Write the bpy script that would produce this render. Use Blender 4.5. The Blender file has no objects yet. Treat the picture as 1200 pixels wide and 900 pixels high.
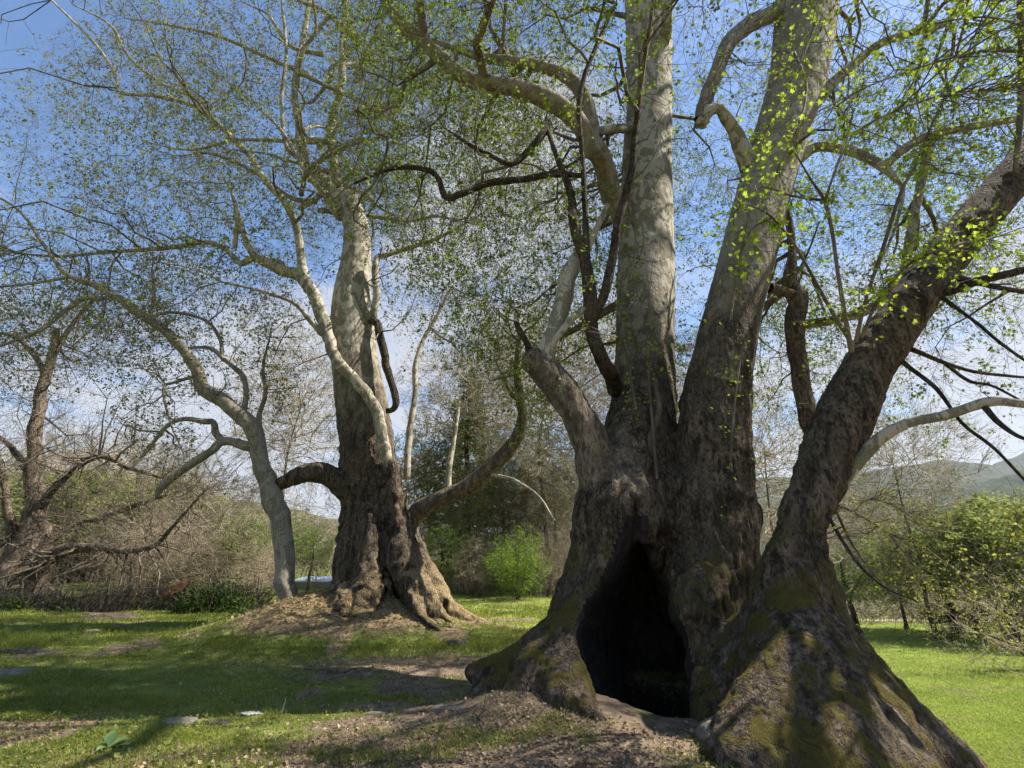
import bpy, math
import numpy as np
from mathutils import Vector
from mathutils.kdtree import KDTree
import openvdb

# ------------------------------------------------------------------ camera, sky, sun, exposure
scene = bpy.context.scene
PITCH = math.radians(21.0)
FPX = 620.0                      # focal length in pixels of the 1200 px wide photograph
CAMZ = 1.6
cam_d = bpy.data.cameras.new("camera")
cam_d.sensor_width = 36.0
cam_d.lens = 36.0 * FPX / 1200.0
cam_d.clip_start = 0.05
cam_d.clip_end = 12000
cam = bpy.data.objects.new("camera", cam_d)
scene.collection.objects.link(cam)
cam.location = (0, 0, CAMZ)
cam.rotation_euler = (math.pi / 2 + PITCH, 0, 0)
scene.camera = cam

SUN_EL = math.radians(53)
SUN_AZ = math.radians(87)        # clockwise from +Y: the sun stands to the right
sdir = Vector((math.sin(SUN_AZ) * math.cos(SUN_EL), math.cos(SUN_AZ) * math.cos(SUN_EL), math.sin(SUN_EL)))
world = bpy.data.worlds.new("World")
scene.world = world
world.use_nodes = True
wn = world.node_tree.nodes; wl = world.node_tree.links
wn.clear()
wo = wn.new("ShaderNodeOutputWorld"); bg = wn.new("ShaderNodeBackground")
sky = wn.new("ShaderNodeTexSky"); sky.sky_type = 'NISHITA'; sky.sun_disc = False
sky.sun_elevation = SUN_EL; sky.sun_rotation = SUN_AZ
sky.air_density = 1.0; sky.dust_density = 0.6; sky.ozone_density = 1.5; sky.altitude = 300
bg.inputs[1].default_value = 0.056
tc = wn.new("ShaderNodeTexCoord")
sep = wn.new("ShaderNodeSeparateXYZ"); wl.new(tc.outputs['Generated'], sep.inputs[0])
def wmath(op, a, b=None, clamp=False):
    n = wn.new("ShaderNodeMath"); n.operation = op; n.use_clamp = clamp
    for i, v in enumerate((a, b)):
        if v is None: continue
        if isinstance(v, (int, float)): n.inputs[i].default_value = v
        else: wl.new(v, n.inputs[i])
    return n.outputs[0]
zc = wmath('MAXIMUM', sep.outputs[2], 0.0)
den = wmath('ADD', zc, 0.12)
cmb = wn.new("ShaderNodeCombineXYZ")
wl.new(wmath('DIVIDE', sep.outputs[0], den), cmb.inputs[0])
wl.new(wmath('DIVIDE', sep.outputs[1], den), cmb.inputs[1])
cn = wn.new("ShaderNodeTexNoise"); cn.inputs['Scale'].default_value = 1.7; cn.inputs['Detail'].default_value = 9
cn.inputs['Roughness'].default_value = 0.58; cn.inputs['Distortion'].default_value = 0.35
wl.new(cmb.outputs[0], cn.inputs['Vector'])
# more cloud towards the horizon, clear overhead
low = wn.new("ShaderNodeMapRange"); low.inputs['From Min'].default_value = 0.75; low.inputs['From Max'].default_value = 0.12
low.inputs['To Min'].default_value = -0.15; low.inputs['To Max'].default_value = 0.13
wl.new(sep.outputs[2], low.inputs['Value'])
cs = wmath('ADD', cn.outputs[0], low.outputs[0])
for (cx_, cy_, w0, amt) in ((610, 300, 24, .23), (250, 520, 22, .17), (1130, 480, 20, .20), (560, 150, 14, .10), (820, 60, 16, .10)):
    u_ = (cx_ - 600) / FPX; v_ = -(cy_ - 450) / FPX
    dv = Vector((u_, math.cos(PITCH) - v_ * math.sin(PITCH), math.sin(PITCH) + v_ * math.cos(PITCH))).normalized()
    dt = wn.new("ShaderNodeVectorMath"); dt.operation = 'DOT_PRODUCT'; wl.new(tc.outputs['Generated'], dt.inputs[0]); dt.inputs[1].default_value = dv
    mr = wn.new("ShaderNodeMapRange"); mr.interpolation_type = 'SMOOTHSTEP'; wl.new(dt.outputs['Value'], mr.inputs['Value'])
    mr.inputs['From Min'].default_value = math.cos(math.radians(w0)); mr.inputs['From Max'].default_value = 1.0; mr.inputs['To Max'].default_value = amt
    cs = wmath('ADD', cs, mr.outputs[0])
cr = wn.new("ShaderNodeMapRange"); cr.interpolation_type = 'SMOOTHSTEP'
cr.inputs['From Min'].default_value = 0.47; cr.inputs['From Max'].default_value = 0.72
wl.new(cs, cr.inputs['Value'])
cmx = wn.new("ShaderNodeMix"); cmx.data_type = 'RGBA'
wl.new(wmath('ADD', wmath('MULTIPLY', cr.outputs[0], 0.90), 0.03), cmx.inputs[0])
hs = wn.new('ShaderNodeHueSaturation'); hs.inputs['Saturation'].default_value = 1.2; hs.inputs['Value'].default_value = 1.7
wl.new(sky.outputs[0], hs.inputs['Color']); wl.new(hs.outputs[0], cmx.inputs[6])
cmx.inputs[7].default_value = (4.9, 5.1, 5.6, 1)
wl.new(cmx.outputs[2], bg.inputs[0]); wl.new(bg.outputs[0], wo.inputs[0])

sun_d = bpy.data.lights.new("sun", 'SUN'); sun_d.energy = 5.0; sun_d.angle = math.radians(0.55)
sun_d.color = (1.0, 0.93, 0.82)
sun = bpy.data.objects.new("sun", sun_d); scene.collection.objects.link(sun)
sun.rotation_euler = sdir.to_track_quat('Z', 'Y').to_euler()

scene.view_settings.view_transform = 'Standard'
scene.view_settings.look = 'None'
scene.view_settings.exposure = 1.33
scene.view_settings.gamma = 1.0
scene.view_settings.use_curve_mapping = False
cy = scene.cycles
cy.use_adaptive_sampling = True; cy.adaptive_threshold = 0.02; cy.adaptive_min_samples = 24
cy.max_bounces = 6; cy.diffuse_bounces = 2; cy.glossy_bounces = 2; cy.transmission_bounces = 3
cy.transparent_max_bounces = 6; cy.volume_bounces = 0
cy.use_denoising = True; cy.denoiser = 'OPENIMAGEDENOISE'; cy.denoising_input_passes = 'RGB_ALBEDO_NORMAL'; cy.denoising_prefilter = 'ACCURATE'
cy.sample_clamp_indirect = 3.0
cy.caustics_reflective = False; cy.caustics_refractive = False
cy.time_limit = 900

COL = scene.collection
rng = np.random.default_rng(11)
CP, SP = math.cos(PITCH), math.sin(PITCH)

# ------------------------------------------------------------------ helpers
def ray(px, py):
    u = (px - 600) / FPX; v = -(py - 450) / FPX
    return np.array([u, CP - v * SP, SP + v * CP])
def P(px, py, Y):
    """the place in the world, Y metres ahead, that the photograph shows at a pixel"""
    d = ray(px, py); return np.array([0, 0, CAMZ]) + d * (Y / d[1])
def RAD(px, py, Y, w):
    d = ray(px, py); return w / 2 / FPX * (Y / d[1]) / math.sqrt(1 + d[0] ** 2)
def sstep(a, b, x):
    t = np.clip((x - a) / (b - a), 0, 1); return t * t * (3 - 2 * t)
_tab = np.random.default_rng(3).random(65536).astype(np.float32)
def vnoise(p):
    p = np.asarray(p, dtype=np.float64)
    i = np.floor(p).astype(np.int64); f = p - i; f = f * f * (3 - 2 * f)
    out = 0
    for dx in (0, 1):
        wx = f[:, 0] if dx else 1 - f[:, 0]
        for dy in (0, 1):
            wy = f[:, 1] if dy else 1 - f[:, 1]
            for dz in (0, 1):
                wz = f[:, 2] if dz else 1 - f[:, 2]
                h = ((i[:, 0] + dx) * 73856093 ^ (i[:, 1] + dy) * 19349663 ^ (i[:, 2] + dz) * 83492791) & 0xffff
                out = out + wx * wy * wz * _tab[h]
    return out
def fbm(p, o=3):
    p = np.asarray(p); s = 0; a = 0.5; t = 0
    for k in range(o):
        s = s + a * vnoise(p * 2 ** k + 17.3 * k); t += a; a *= 0.5
    return s / t

def mk(name, V, quads=None, tris=None, mat=None, parent=None, smooth=True, uvless=True, attr=None):
    V = np.asarray(V, dtype=np.float32).reshape(-1, 3)
    q = np.zeros((0, 4), np.int32) if quads is None else np.asarray(quads, np.int32).reshape(-1, 4)
    t = np.zeros((0, 3), np.int32) if tris is None else np.asarray(tris, np.int32).reshape(-1, 3)
    me = bpy.data.meshes.new(name)
    me.vertices.add(len(V)); me.vertices.foreach_set("co", V.ravel())
    nl = len(q) * 4 + len(t) * 3
    me.loops.add(nl)
    me.loops.foreach_set("vertex_index", np.concatenate([q.ravel(), t.ravel()]))
    me.polygons.add(len(q) + len(t))
    ls = np.concatenate([np.arange(len(q)) * 4, len(q) * 4 + np.arange(len(t)) * 3]).astype(np.int32)
    me.polygons.foreach_set("loop_start", ls)
    me.polygons.foreach_set("use_smooth", np.full(len(q) + len(t), smooth))
    if attr:
        for k, v in attr.items():
            a = me.attributes.new(k, 'FLOAT', 'POINT'); a.data.foreach_set("value", np.asarray(v, np.float32))
    me.update(calc_edges=True)
    if mat: me.materials.append(mat)
    o = bpy.data.objects.new(name, me); COL.objects.link(o)
    if parent is not None:
        o.parent = parent
        w = Vector((0, 0, 0)); q_ = parent
        while q_ is not None: w += q_.location; q_ = q_.parent
        o.location = -w
    return o
def thing(name, label, cat, loc=(0, 0, 0), group=None):
    o = bpy.data.objects.new(name, None); COL.objects.link(o); o.location = tuple(float(c) for c in loc)
    o.empty_display_size = 0.2
    o['label'] = label; o['category'] = cat
    if group: o['group'] = group
    return o
def tag(o, label, cat, group=None):
    o['label'] = label; o['category'] = cat
    if group: o['group'] = group
    return o
def kind(o, k, label=None, cat=None):
    o['kind'] = k
    if label: o['label'] = label
    if cat: o['category'] = cat
    return o
class MB:
    """gathers shapes into one mesh"""
    def __init__(s): s.V = []; s.q = []; s.t = []; s.n = 0; s.a = []
    def add(s, V, quads=None, tris=None, a=None):
        V = np.asarray(V, float).reshape(-1, 3)
        s.V.append(V)
        if quads is not None and len(quads): s.q.append(np.asarray(quads).reshape(-1, 4) + s.n)
        if tris is not None and len(tris): s.t.append(np.asarray(tris).reshape(-1, 3) + s.n)
        if a is not None: s.a.append(np.broadcast_to(a, (len(V),)))
        s.n += len(V)
    def build(s, name, mat, parent=None, smooth=True):
        return mk(name, np.concatenate(s.V), np.concatenate(s.q) if s.q else None, np.concatenate(s.t) if s.t else None, mat, parent, smooth,
                  attr={'tone': np.concatenate(s.a)} if s.a else None)

def tubes(paths, rads, S=4):
    """many tapering tubes at once: paths (N,K,3), rads (N,K)"""
    paths = np.asarray(paths, float); rads = np.asarray(rads, float)
    N, K, _ = paths.shape
    T = np.gradient(paths, axis=1); T /= np.linalg.norm(T, axis=2, keepdims=True) + 1e-9
    avg = paths[:, -1] - paths[:, 0]; avg /= np.linalg.norm(avg, axis=1, keepdims=True) + 1e-9
    ref = np.where(np.abs(avg[:, 2:3]) > 0.8, np.array([[1.0, 0, 0]]), np.array([[0, 0, 1.0]]))[:, None, :]
    n1 = np.cross(T, ref); n1 /= np.linalg.norm(n1, axis=2, keepdims=True) + 1e-9
    n2 = np.cross(T, n1)
    a = np.arange(S) * 2 * math.pi / S
    ring = n1[:, :, None, :] * np.cos(a)[None, None, :, None] + n2[:, :, None, :] * np.sin(a)[None, None, :, None]
    V = paths[:, :, None, :] + ring * rads[:, :, None, None]
    idx = np.arange(N * K * S).reshape(N, K, S)
    A = idx[:, :-1, :]; B = idx[:, 1:, :]
    q = np.stack([A, np.roll(A, -1, 2), np.roll(B, -1, 2), B], -1).reshape(-1, 4)
    return V.reshape(-1, 3), q
def catmull(pts, n):
    pts = np.asarray(pts, float)
    p = np.vstack([2 * pts[0] - pts[1], pts, 2 * pts[-1] - pts[-2]])
    out = []
    for i in range(1, len(p) - 2):
        t = np.linspace(0, 1, n, endpoint=False)[:, None]
        out.append(0.5 * (2 * p[i] + (p[i + 1] - p[i - 1]) * t + (2 * p[i - 1] - 5 * p[i] + 4 * p[i + 1] - p[i + 2]) * t ** 2
                          + (3 * p[i] - p[i - 1] - 3 * p[i + 1] + p[i + 2]) * t ** 3))
    out.append(pts[-1:])
    return np.vstack(out)
def chain(lst):
    """(px,py,Y,w) rows -> centres and radii"""
    c = np.array([P(a, b, Y) for a, b, Y, w in lst]); r = np.array([RAD(a, b, Y, w) for a, b, Y, w in lst])
    return c, r
def limb_mesh(lst, lumps=0.12, S=16, seed=0, blunt=False, worldpts=False):
    c, r = (lst if worldpts else chain(lst))
    cr_ = catmull(np.hstack([c, r[:, None]]), 7)
    p, rr = cr_[:, :3], np.maximum(cr_[:, 3], 0.004)
    wob = (fbm(p * 1.6 + seed, 2) - 0.5)[:, None] * np.array([[1, .6, 1]]) * rr[:, None] * 0.9
    p = p + wob
    if blunt:
        d = p[-1] - p[-2]; d /= np.linalg.norm(d)
        p = np.vstack([p, p[-1] + d * rr[-1] * .25, p[-1] + d * rr[-1] * .3]); rr = np.append(rr, [rr[-1] * .75, 0.001])
    d = p[0] - p[1]; d /= np.linalg.norm(d) + 1e-9
    p = np.vstack([p[0] + d * rr[0] * .5, p[0] + d * rr[0] * .35, p]); rr = np.concatenate([[.001, rr[0] * .75], rr])
    V, q = tubes(p[None], rr[None], S)
    cc = np.repeat(p, S, 0); rv = np.repeat(rr, S)
    n = V - cc
    rv = np.maximum(rv, .01)
    f = 1 + lumps * 2 * (fbm(V * 3.1 + seed, 2) - 0.5) + lumps * 1.2 * (fbm(V / np.maximum(rv[:, None], .03) * .8 + seed, 1) - 0.5)
    return cc + n * f[:, None], q, p, rr

# ------------------------------------------------------------------ materials
def newmat(name):
    m = bpy.data.materials.new(name); m.use_nodes = True
    nt = m.node_tree; nt.nodes.clear()
    return m, nt
class NT:
    def __init__(s, name):
        s.m, s.nt = newmat(name); s.out = s.nt.nodes.new("ShaderNodeOutputMaterial")
        s.geo = s.nt.nodes.new("ShaderNodeNewGeometry")
        s.pos = s.geo.outputs['Position']
    def n(s, t): return s.nt.nodes.new(t)
    def l(s, a, b): s.nt.links.new(a, b)
    def math(s, op, a, b=None, c=None, clamp=False):
        n = s.n("ShaderNodeMath"); n.operation = op; n.use_clamp = clamp
        for i, v in enumerate((a, b, c)):
            if v is None: continue
            if isinstance(v, (int, float)): n.inputs[i].default_value = v
            else: s.l(v, n.inputs[i])
        return n.outputs[0]
    def noise(s, scale, detail=4, rough=0.55, vec=None, dist=0.0):
        n = s.n("ShaderNodeTexNoise"); n.inputs['Scale'].default_value = scale; n.inputs['Detail'].default_value = detail
        n.inputs['Roughness'].default_value = rough; n.inputs['Distortion'].default_value = dist
        s.l(vec or s.pos, n.inputs['Vector']); return n.outputs[0]
    def vor(s, scale, vec=None, feat='F1', out=0):
        n = s.n("ShaderNodeTexVoronoi"); n.feature = feat; n.inputs['Scale'].default_value = scale
        s.l(vec or s.pos, n.inputs['Vector']); return n.outputs[out]
    def vscale(s, sx, sy, sz, vec=None):
        n = s.n("ShaderNodeVectorMath"); n.operation = 'MULTIPLY'; s.l(vec or s.pos, n.inputs[0]); n.inputs[1].default_value = (sx, sy, sz)
        return n.outputs[0]
    def ramp(s, v, a, b, lo=0., hi=1., smooth=True):
        n = s.n("ShaderNodeMapRange"); n.interpolation_type = 'SMOOTHSTEP' if smooth else 'LINEAR'
        s.l(v, n.inputs['Value'])
        for k, x in (('From Min', a), ('From Max', b), ('To Min', lo), ('To Max', hi)): n.inputs[k].default_value = x
        return n.outputs[0]
    def mix(s, f, a, b, mode='MIX'):
        n = s.n("ShaderNodeMix"); n.data_type = 'RGBA'; n.blend_type = mode
        for i, v in ((0, f), (6, a), (7, b)):
            if isinstance(v, tuple): n.inputs[i].default_value = v + (1,) if len(v) == 3 else v
            elif isinstance(v, (int, float)): n.inputs[i].default_value = v
            else: s.l(v, n.inputs[i])
        return n.outputs[2]
    def bump(s, h, strength=0.5, dist=0.02, prev=None):
        n = s.n("ShaderNodeBump"); n.inputs['Strength'].default_value = strength; n.inputs['Distance'].default_value = dist
        s.l(h, n.inputs['Height'])
        if prev: s.l(prev, n.inputs['Normal'])
        return n.outputs[0]
    def finish(s, col, rough=0.85, normal=None, spec=0.25):
        b = s.n("ShaderNodeBsdfPrincipled")
        if isinstance(col, tuple): b.inputs['Base Color'].default_value = col + (1,)
        else: s.l(col, b.inputs['Base Color'])
        b.inputs['Roughness'].default_value = rough; b.inputs['Specular IOR Level'].default_value = spec
        if normal: s.l(normal, b.inputs['Normal'])
        s.l(b.outputs[0], s.out.inputs['Surface']); return s.m

def bark(name, smooth_from, smooth_to, moss=1.0, pale=(0.35, 0.315, 0.25), olive=(0.14, 0.13, 0.085), moss_top=3.2,
         dark=(0.026, 0.019, 0.013), brown=(0.205, 0.155, 0.108), straw=0.0):
    """plane tree bark: brown and fissured low down, flaking to pale olive and cream plates higher up"""
    s = NT(name)
    sep_ = s.n("ShaderNodeSeparateXYZ"); s.l(s.pos, sep_.inputs[0]); z = sep_.outputs[2]
    nz = s.n("ShaderNodeSeparateXYZ"); s.l(s.geo.outputs['Normal'], nz.inputs[0])
    zz = s.math('ADD', z, s.math('MULTIPLY', s.math('SUBTRACT', s.noise(1.3, 4), 0.5), 4.5))
    hi = s.ramp(zz, smooth_from, smooth_to)
    stretched = s.vscale(1, 1, 0.28)
    fis = s.noise(7.0, 8, 0.65, stretched, 0.5)
    fis2 = s.noise(22.0, 5, 0.7, s.vscale(1, 1, 0.45), 0.2)
    plates = s.vor(9.0, s.vscale(1, 1, 0.5))
    rough_h = s.math('ADD', s.math('MULTIPLY', fis, 1.0), s.math('MULTIPLY', fis2, 0.45))
    wv = s.n("ShaderNodeVectorMath"); wv.operation = 'ADD'; s.l(s.vscale(1, 1, .62), wv.inputs[0])
    nzc = s.n("ShaderNodeTexNoise"); nzc.inputs['Scale'].default_value = 6; s.l(s.pos, nzc.inputs['Vector'])
    wv2 = s.vscale(.10, .10, .10, nzc.outputs['Color']); s.l(wv2, wv.inputs[1])
    crack = s.vor(13.0, wv.outputs[0], 'DISTANCE_TO_EDGE')
    crk = s.ramp(crack, 0.0, 0.16)
    rc = s.mix(s.ramp(rough_h, 0.58, 0.88), dark, brown)
    rc = s.mix(s.ramp(s.noise(1.7, 5), 0.42, 0.68, 0, .7), rc, (0.115, 0.092, 0.068), 'MIX')
    rc = s.mix(s.ramp(s.noise(5, 6, 0.7), 0.55, 0.72, 0, .6), rc, (0.28, 0.23, 0.17))
    pat = s.noise(3.2, 5, 0.6, s.vscale(1, 1, 0.55), 1.2)
    pc = s.mix(s.ramp(pat, 0.465, 0.50), olive, pale)
    pc = s.mix(s.ramp(s.noise(9, 5, 0.65, s.vscale(1, 1, .6), .8), 0.57, 0.60, 0, .8), pc, (0.15, 0.125, 0.085))
    pc = s.mix(s.ramp(s.noise(30, 4, 0.7), 0.35, 0.75, 0, .35), pc, (0.5, 0.46, 0.38))
    rc = s.mix(s.ramp(s.noise(24, 6, .75, s.vscale(1, 1, .5)), .52, .40, 0, .8), rc, (dark[0], dark[1], dark[2]))
    rc = s.mix(s.math('MULTIPLY', s.math('SUBTRACT', 1.0, crk), s.ramp(s.noise(1.1, 4), .45, .7, .05, .5)), rc, (dark[0] * .5, dark[1] * .5, dark[2] * .5))
    col = s.mix(hi, rc, pc)
    if straw > 0:
        sm = s.math('MULTIPLY', s.ramp(s.math('ADD', nz.outputs[2], s.math('MULTIPLY', s.noise(4, 5), .4)), 0.45, 0.75), s.ramp(z, moss_top, moss_top - 1.2))
        st = s.mix(s.ramp(s.noise(26, 6, .7, s.vscale(1, 1, 1.5)), .35, .7), (0.15, 0.10, 0.055), (0.50, 0.38, 0.22))
        col = s.mix(s.math('MULTIPLY', sm, straw), col, st)
    mm = s.math('MULTIPLY', s.math('ADD', nz.outputs[2], 0.35, clamp=True), s.ramp(z, moss_top, moss_top - 2.0))
    mm = s.math('MULTIPLY', mm, s.ramp(s.noise(2.4, 6, 0.7, None, .6), 0.465, 0.575))
    mm = s.math('MULTIPLY', mm, moss, clamp=True)
    mosscol = s.mix(s.noise(14, 4), (0.05, 0.05, 0.012), (0.24, 0.19, 0.04))
    col = s.mix(mm, col, mosscol)
    h = s.math('ADD', s.math('MULTIPLY', rough_h, s.math('SUBTRACT', 1.0, s.math('MULTIPLY', hi, 0.85))),
               s.math('ADD', s.math('MULTIPLY', s.ramp(plates, 0.1, 0.6), 0.06), s.math('MULTIPLY', pat, 0.10)))
    h = s.math('ADD', h, s.math('MULTIPLY', s.math('MULTIPLY', crk, s.ramp(s.noise(1.1, 4), .45, .7, .02, .3)), s.math('SUBTRACT', 1.0, hi)))
    h = s.math('ADD', h, s.math('MULTIPLY', s.math('MULTIPLY', s.noise(60, 4, .8), mm), 0.9))
    nrm = s.bump(h, 1.0, 0.11)
    return s.finish(col, 0.9, nrm, 0.15)

def leafmat(name, c1, c2, trans=0.5, tcol=None, obj=False):
    s = NT(name)
    if obj:
        rnd = s.geo.outputs['Random Per Island']
    else:
        rnd = s.geo.outputs['Random Per Island']
    big = s.noise(0.35, 2)
    f = s.math('ADD', s.math('MULTIPLY', rnd, 0.65), s.math('MULTIPLY', s.ramp(big, .35, .65), 0.35))
    col = s.mix(f, c1, c2)
    d = s.n("ShaderNodeBsdfDiffuse"); s.l(col, d.inputs[0])
    t = s.n("ShaderNodeBsdfTranslucent")
    if tcol: s.l(s.mix(1.0, col, tcol, 'MULTIPLY'), t.inputs[0])
    else: s.l(col, t.inputs[0])
    m1 = s.n("ShaderNodeMixShader"); m1.inputs[0].default_value = trans; s.l(d.outputs[0], m1.inputs[1]); s.l(t.outputs[0], m1.inputs[2])
    s.l(m1.outputs[0], s.out.inputs['Surface'])
    return s.m
def woodmat(name, a, b, scale=12, rough=.85):
    s = NT(name)
    h = s.noise(scale, 5, .65, s.vscale(1, 1, .4))
    return s.finish(s.mix(s.ramp(h, .35, .68), a, b), rough, s.bump(h, .6, .01))

M = {}
M['bark_main'] = bark('plane_bark', 4.5, 9.0)
M['bark_broad'] = bark('broad_stem_bark', 4.5, 9.5, pale=(.26, .235, .18), olive=(.15, .135, .092))
M['bark_lean'] = bark('leaning_stem_bark', 13, 17.0)
M['bark_limb'] = bark('plane_limb_bark', -3, -2, moss=0.0)
M['bark_left'] = bark('plane_bark_far', 5.0, 11.0, moss=.55, moss_top=2.6, straw=1.0)
M['bark_slender'] = bark('slender_bark', -3, -2, moss=0, pale=(.21, .185, .145), olive=(.115, .10, .072))
M['bark_brown'] = bark('brown_limb_bark', 50, 60, moss=0, brown=(.30, .235, .175), dark=(.07, .055, .04))
M['bark_dark'] = bark('dark_bough_bark', 50, 60, moss=0, brown=(.10, .082, .06))
M['hollow_shade'] = woodmat('hollow_shade_wood', (.008, .006, .005), (.035, .028, .022), 9, .95)  # near-black wood colour paints the hollow's inner shade onto its wall
M['twig'] = woodmat('twig_bark', (.07, .055, .038), (.20, .17, .125), 3)
M['twig_left'] = woodmat('twig_bark_far', (.05, .04, .03), (.20, .168, .125), 2)
M['twig_bare'] = woodmat('bare_twig', (.19, .155, .11), (.52, .44, .32), 2)
M['leaf'] = leafmat('spring_leaf', (.09, .13, .02), (.30, .38, .05), .55)
M['leaf_near'] = leafmat('bright_spring_leaf', (.22, .33, .03), (.42, .52, .06), .6)
M['leaf_far'] = leafmat('small_leaf', (.10, .105, .04), (.26, .27, .085), .45)
M['leaf_dark'] = leafmat('dark_leaf', (.028, .045, .012), (.10, .14, .03), .3)
M['leaf_mid'] = leafmat('mid_leaf', (.09, .12, .035), (.25, .29, .08), .45)
M['leaf_lime'] = leafmat('lime_leaf', (.10, .16, .02), (.22, .33, .05), .5)
M['leaf_willow'] = leafmat('willow_leaf', (.14, .19, .045), (.34, .38, .11), .5)
M['leaf_yellow'] = leafmat('yellow_leaf', (.27, .29, .045), (.48, .48, .09), .55)
M['leaf_bud'] = leafmat('brown_bud', (.17, .12, .07), (.36, .28, .19), .3)
M['ivy'] = leafmat('ivy_leaf', (.018, .035, .01), (.09, .15, .03), .2)

# ------------------------------------------------------------------ ground
def hgt(x, y):
    x = np.asarray(x, float); y = np.asarray(y, float)
    left = 0.062 * np.clip(y - 8, 0, 60) + 0.02 * np.clip(y - 70, 0, 400) + 0.0 * x
    right = -1.55 + 0.012 * np.clip(y - 45, 0, 500) + 0.0 * x
    xb = 3.3 + 0.10 * np.clip(y - 8, -4, 60)
    s = sstep(0, 1, (x - xb) / (2.6 + 0.12 * np.clip(y - 8, 0, 100)))
    h = left * (1 - s) + right * s
    p = np.stack([x, y, 0 * x], -1).reshape(-1, 3)
    b = (fbm(p * 0.45, 3) - 0.5) * 0.22 + (fbm(p * 2.3 + 5, 2) - 0.5) * 0.06
    h = h + b.reshape(x.shape) * np.clip(1.2 - 0.6 * s, 0, 1)
    # soil heaped against the great tree's foot
    h = h + (0.38 + .25 * (fbm(p * 1.9 + 3, 3) - .5).reshape(x.shape)) * np.exp(-(((x - 0.3) / 1.15) ** 2 + ((y - 7.9) / 1.05) ** 2)) + .10 * np.exp(-(((x - 1.6) / 1.8) ** 2 + ((y - 7.2) / 1.0) ** 2))
    h = h + .95 * np.exp(-(((x + 4.55) / 3.1) ** 2) ** 1.1 - (np.abs(y - 15.9) / 1.6) ** 2.2) * (.8 + .5 * fbm(p * 1.5 + 8, 3).reshape(x.shape))
    h = h - 0.9 * sstep(1.0, .6, np.sqrt(((x - 1.85) / 1.0) ** 2 + ((y - 8.75) / 1.5) ** 2))
    return h
def axis(lo, d0, d1, hi, step, grow=1.13):
    a = list(np.arange(d0, d1 + 1e-6, step)); s = step; v = a[-1]
    while v < hi: s *= grow; v += s; a.append(v)
    s = step; v = a[0]; b = []
    while v > lo: s *= grow; v -= s; b.append(v)
    return np.array(b[::-1] + a)
gx = axis(-3500, -15, 11, 3500, 0.1); gy = axis(-1500, 4.5, 21, 4500, 0.1)
GX, GY = np.meshgrid(gx, gy)
GZ = hgt(GX, GY)
nx, ny = len(gx), len(gy)
gi = np.arange(nx * ny).reshape(ny, nx)
gq = np.stack([gi[:-1, :-1], gi[:-1, 1:], gi[1:, 1:], gi[1:, :-1]], -1).reshape(-1, 4)
def dirtmask(x, y):
    x = np.asarray(x, float); y = np.asarray(y, float)
    p = np.stack([x, y, 0 * x], -1).reshape(-1, 3)
    n = (fbm(p * 0.7 + 40, 4) - 0.5).reshape(x.shape)
    n2 = (fbm(p * 2.6 + 9, 3) - 0.5).reshape(x.shape)
    d = sstep(-4.8, -1.0, x + 5.5 * n) * sstep(13.5, 9.5, y + 3 * n) * sstep(8.5, 5, x) * (.72 + .9 * sstep(-.1, .15, n2))
    path = np.exp(-((y - (11.4 + .05 * x)) / 1.3) ** 2) * sstep(-6.5, -2.0, x) * .9
    patch = sstep(0.06, 0.22, n + .25 * n2) * sstep(30, 20, y) * .8
    edge = sstep(-7, -3, x) * sstep(7.6, 6.3, y) * .5
    mound = 1.5 * np.exp(-(((x + 4.55) / 2.7) ** 2) ** 1.3 - (np.abs(y - 15.7) / 1.7) ** 2.4)
    m = np.clip(np.maximum.reduce([d, path, patch, edge, mound]) + n2 * 0.9 * (d + .25), 0, 1)
    return m * sstep(34, 22, y)
DM = dirtmask(GX, GY)

s = NT('ground_grass_and_soil')
at = s.n("ShaderNodeAttribute"); at.attribute_name = 'dirt'
g1 = s.mix(s.ramp(s.noise(0.6, 4), .35, .65), (.12, .16, .03), (.25, .29, .06))
g1 = s.mix(s.ramp(s.noise(9, 6, .7), .4, .7, 0, .6), g1, (.12, .14, .04))
g1 = s.mix(s.ramp(s.noise(2.2, 7, .75), .48, .62, 0, .65), g1, (.06, .075, .018))
g1 = s.mix(s.ramp(s.noise(1.1, 6, .7, None, .5), .52, .66, 0, .6), g1, (.26, .225, .10))
g1 = s.mix(s.ramp(s.noise(40, 4, .8), .45, .8, 0, .5), g1, (.24, .25, .075))
d1 = s.mix(s.ramp(s.noise(5, 7, .7), .35, .65), (.11, .08, .055), (.27, .205, .145))
d1 = s.mix(s.ramp(s.noise(55, 5, .8), .5, .75, 0, .7), d1, (.30, .24, .17))
dm = s.ramp(s.math('ADD', at.outputs['Fac'], s.math('MULTIPLY', s.math('SUBTRACT', s.noise(6, 6, .7), .5), .9)), .3, .65)
gn = s.math('ADD', s.noise(14, 7, .75), s.math('MULTIPLY', s.noise(90, 4, .8), .4))
ah = s.n('ShaderNodeAttribute'); ah.attribute_name = 'pit_shade'
as_ = s.n('ShaderNodeAttribute'); as_.attribute_name = 'straw'
stc = s.mix(s.ramp(s.noise(16, 8, .75), .38, .62), (.12, .075, .038), (.40, .30, .165))
d1 = s.mix(as_.outputs['Fac'], d1, stc)
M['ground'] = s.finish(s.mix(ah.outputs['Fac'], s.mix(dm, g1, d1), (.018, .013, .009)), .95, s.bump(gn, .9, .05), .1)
STR = np.clip(1.3 * np.exp(-(((GX + 4.55) / 3.3) ** 2) ** 1.2 - (np.abs(GY - 15.7) / 1.8) ** 2.4), 0, 1)
PIT_SHD = sstep(1.0, .75, np.sqrt(((GX - 1.85) / 1.1) ** 2 + ((GY - 8.9) / 1.6) ** 2))  # mask for shade painted dark into the ground colour inside the hollow
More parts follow.
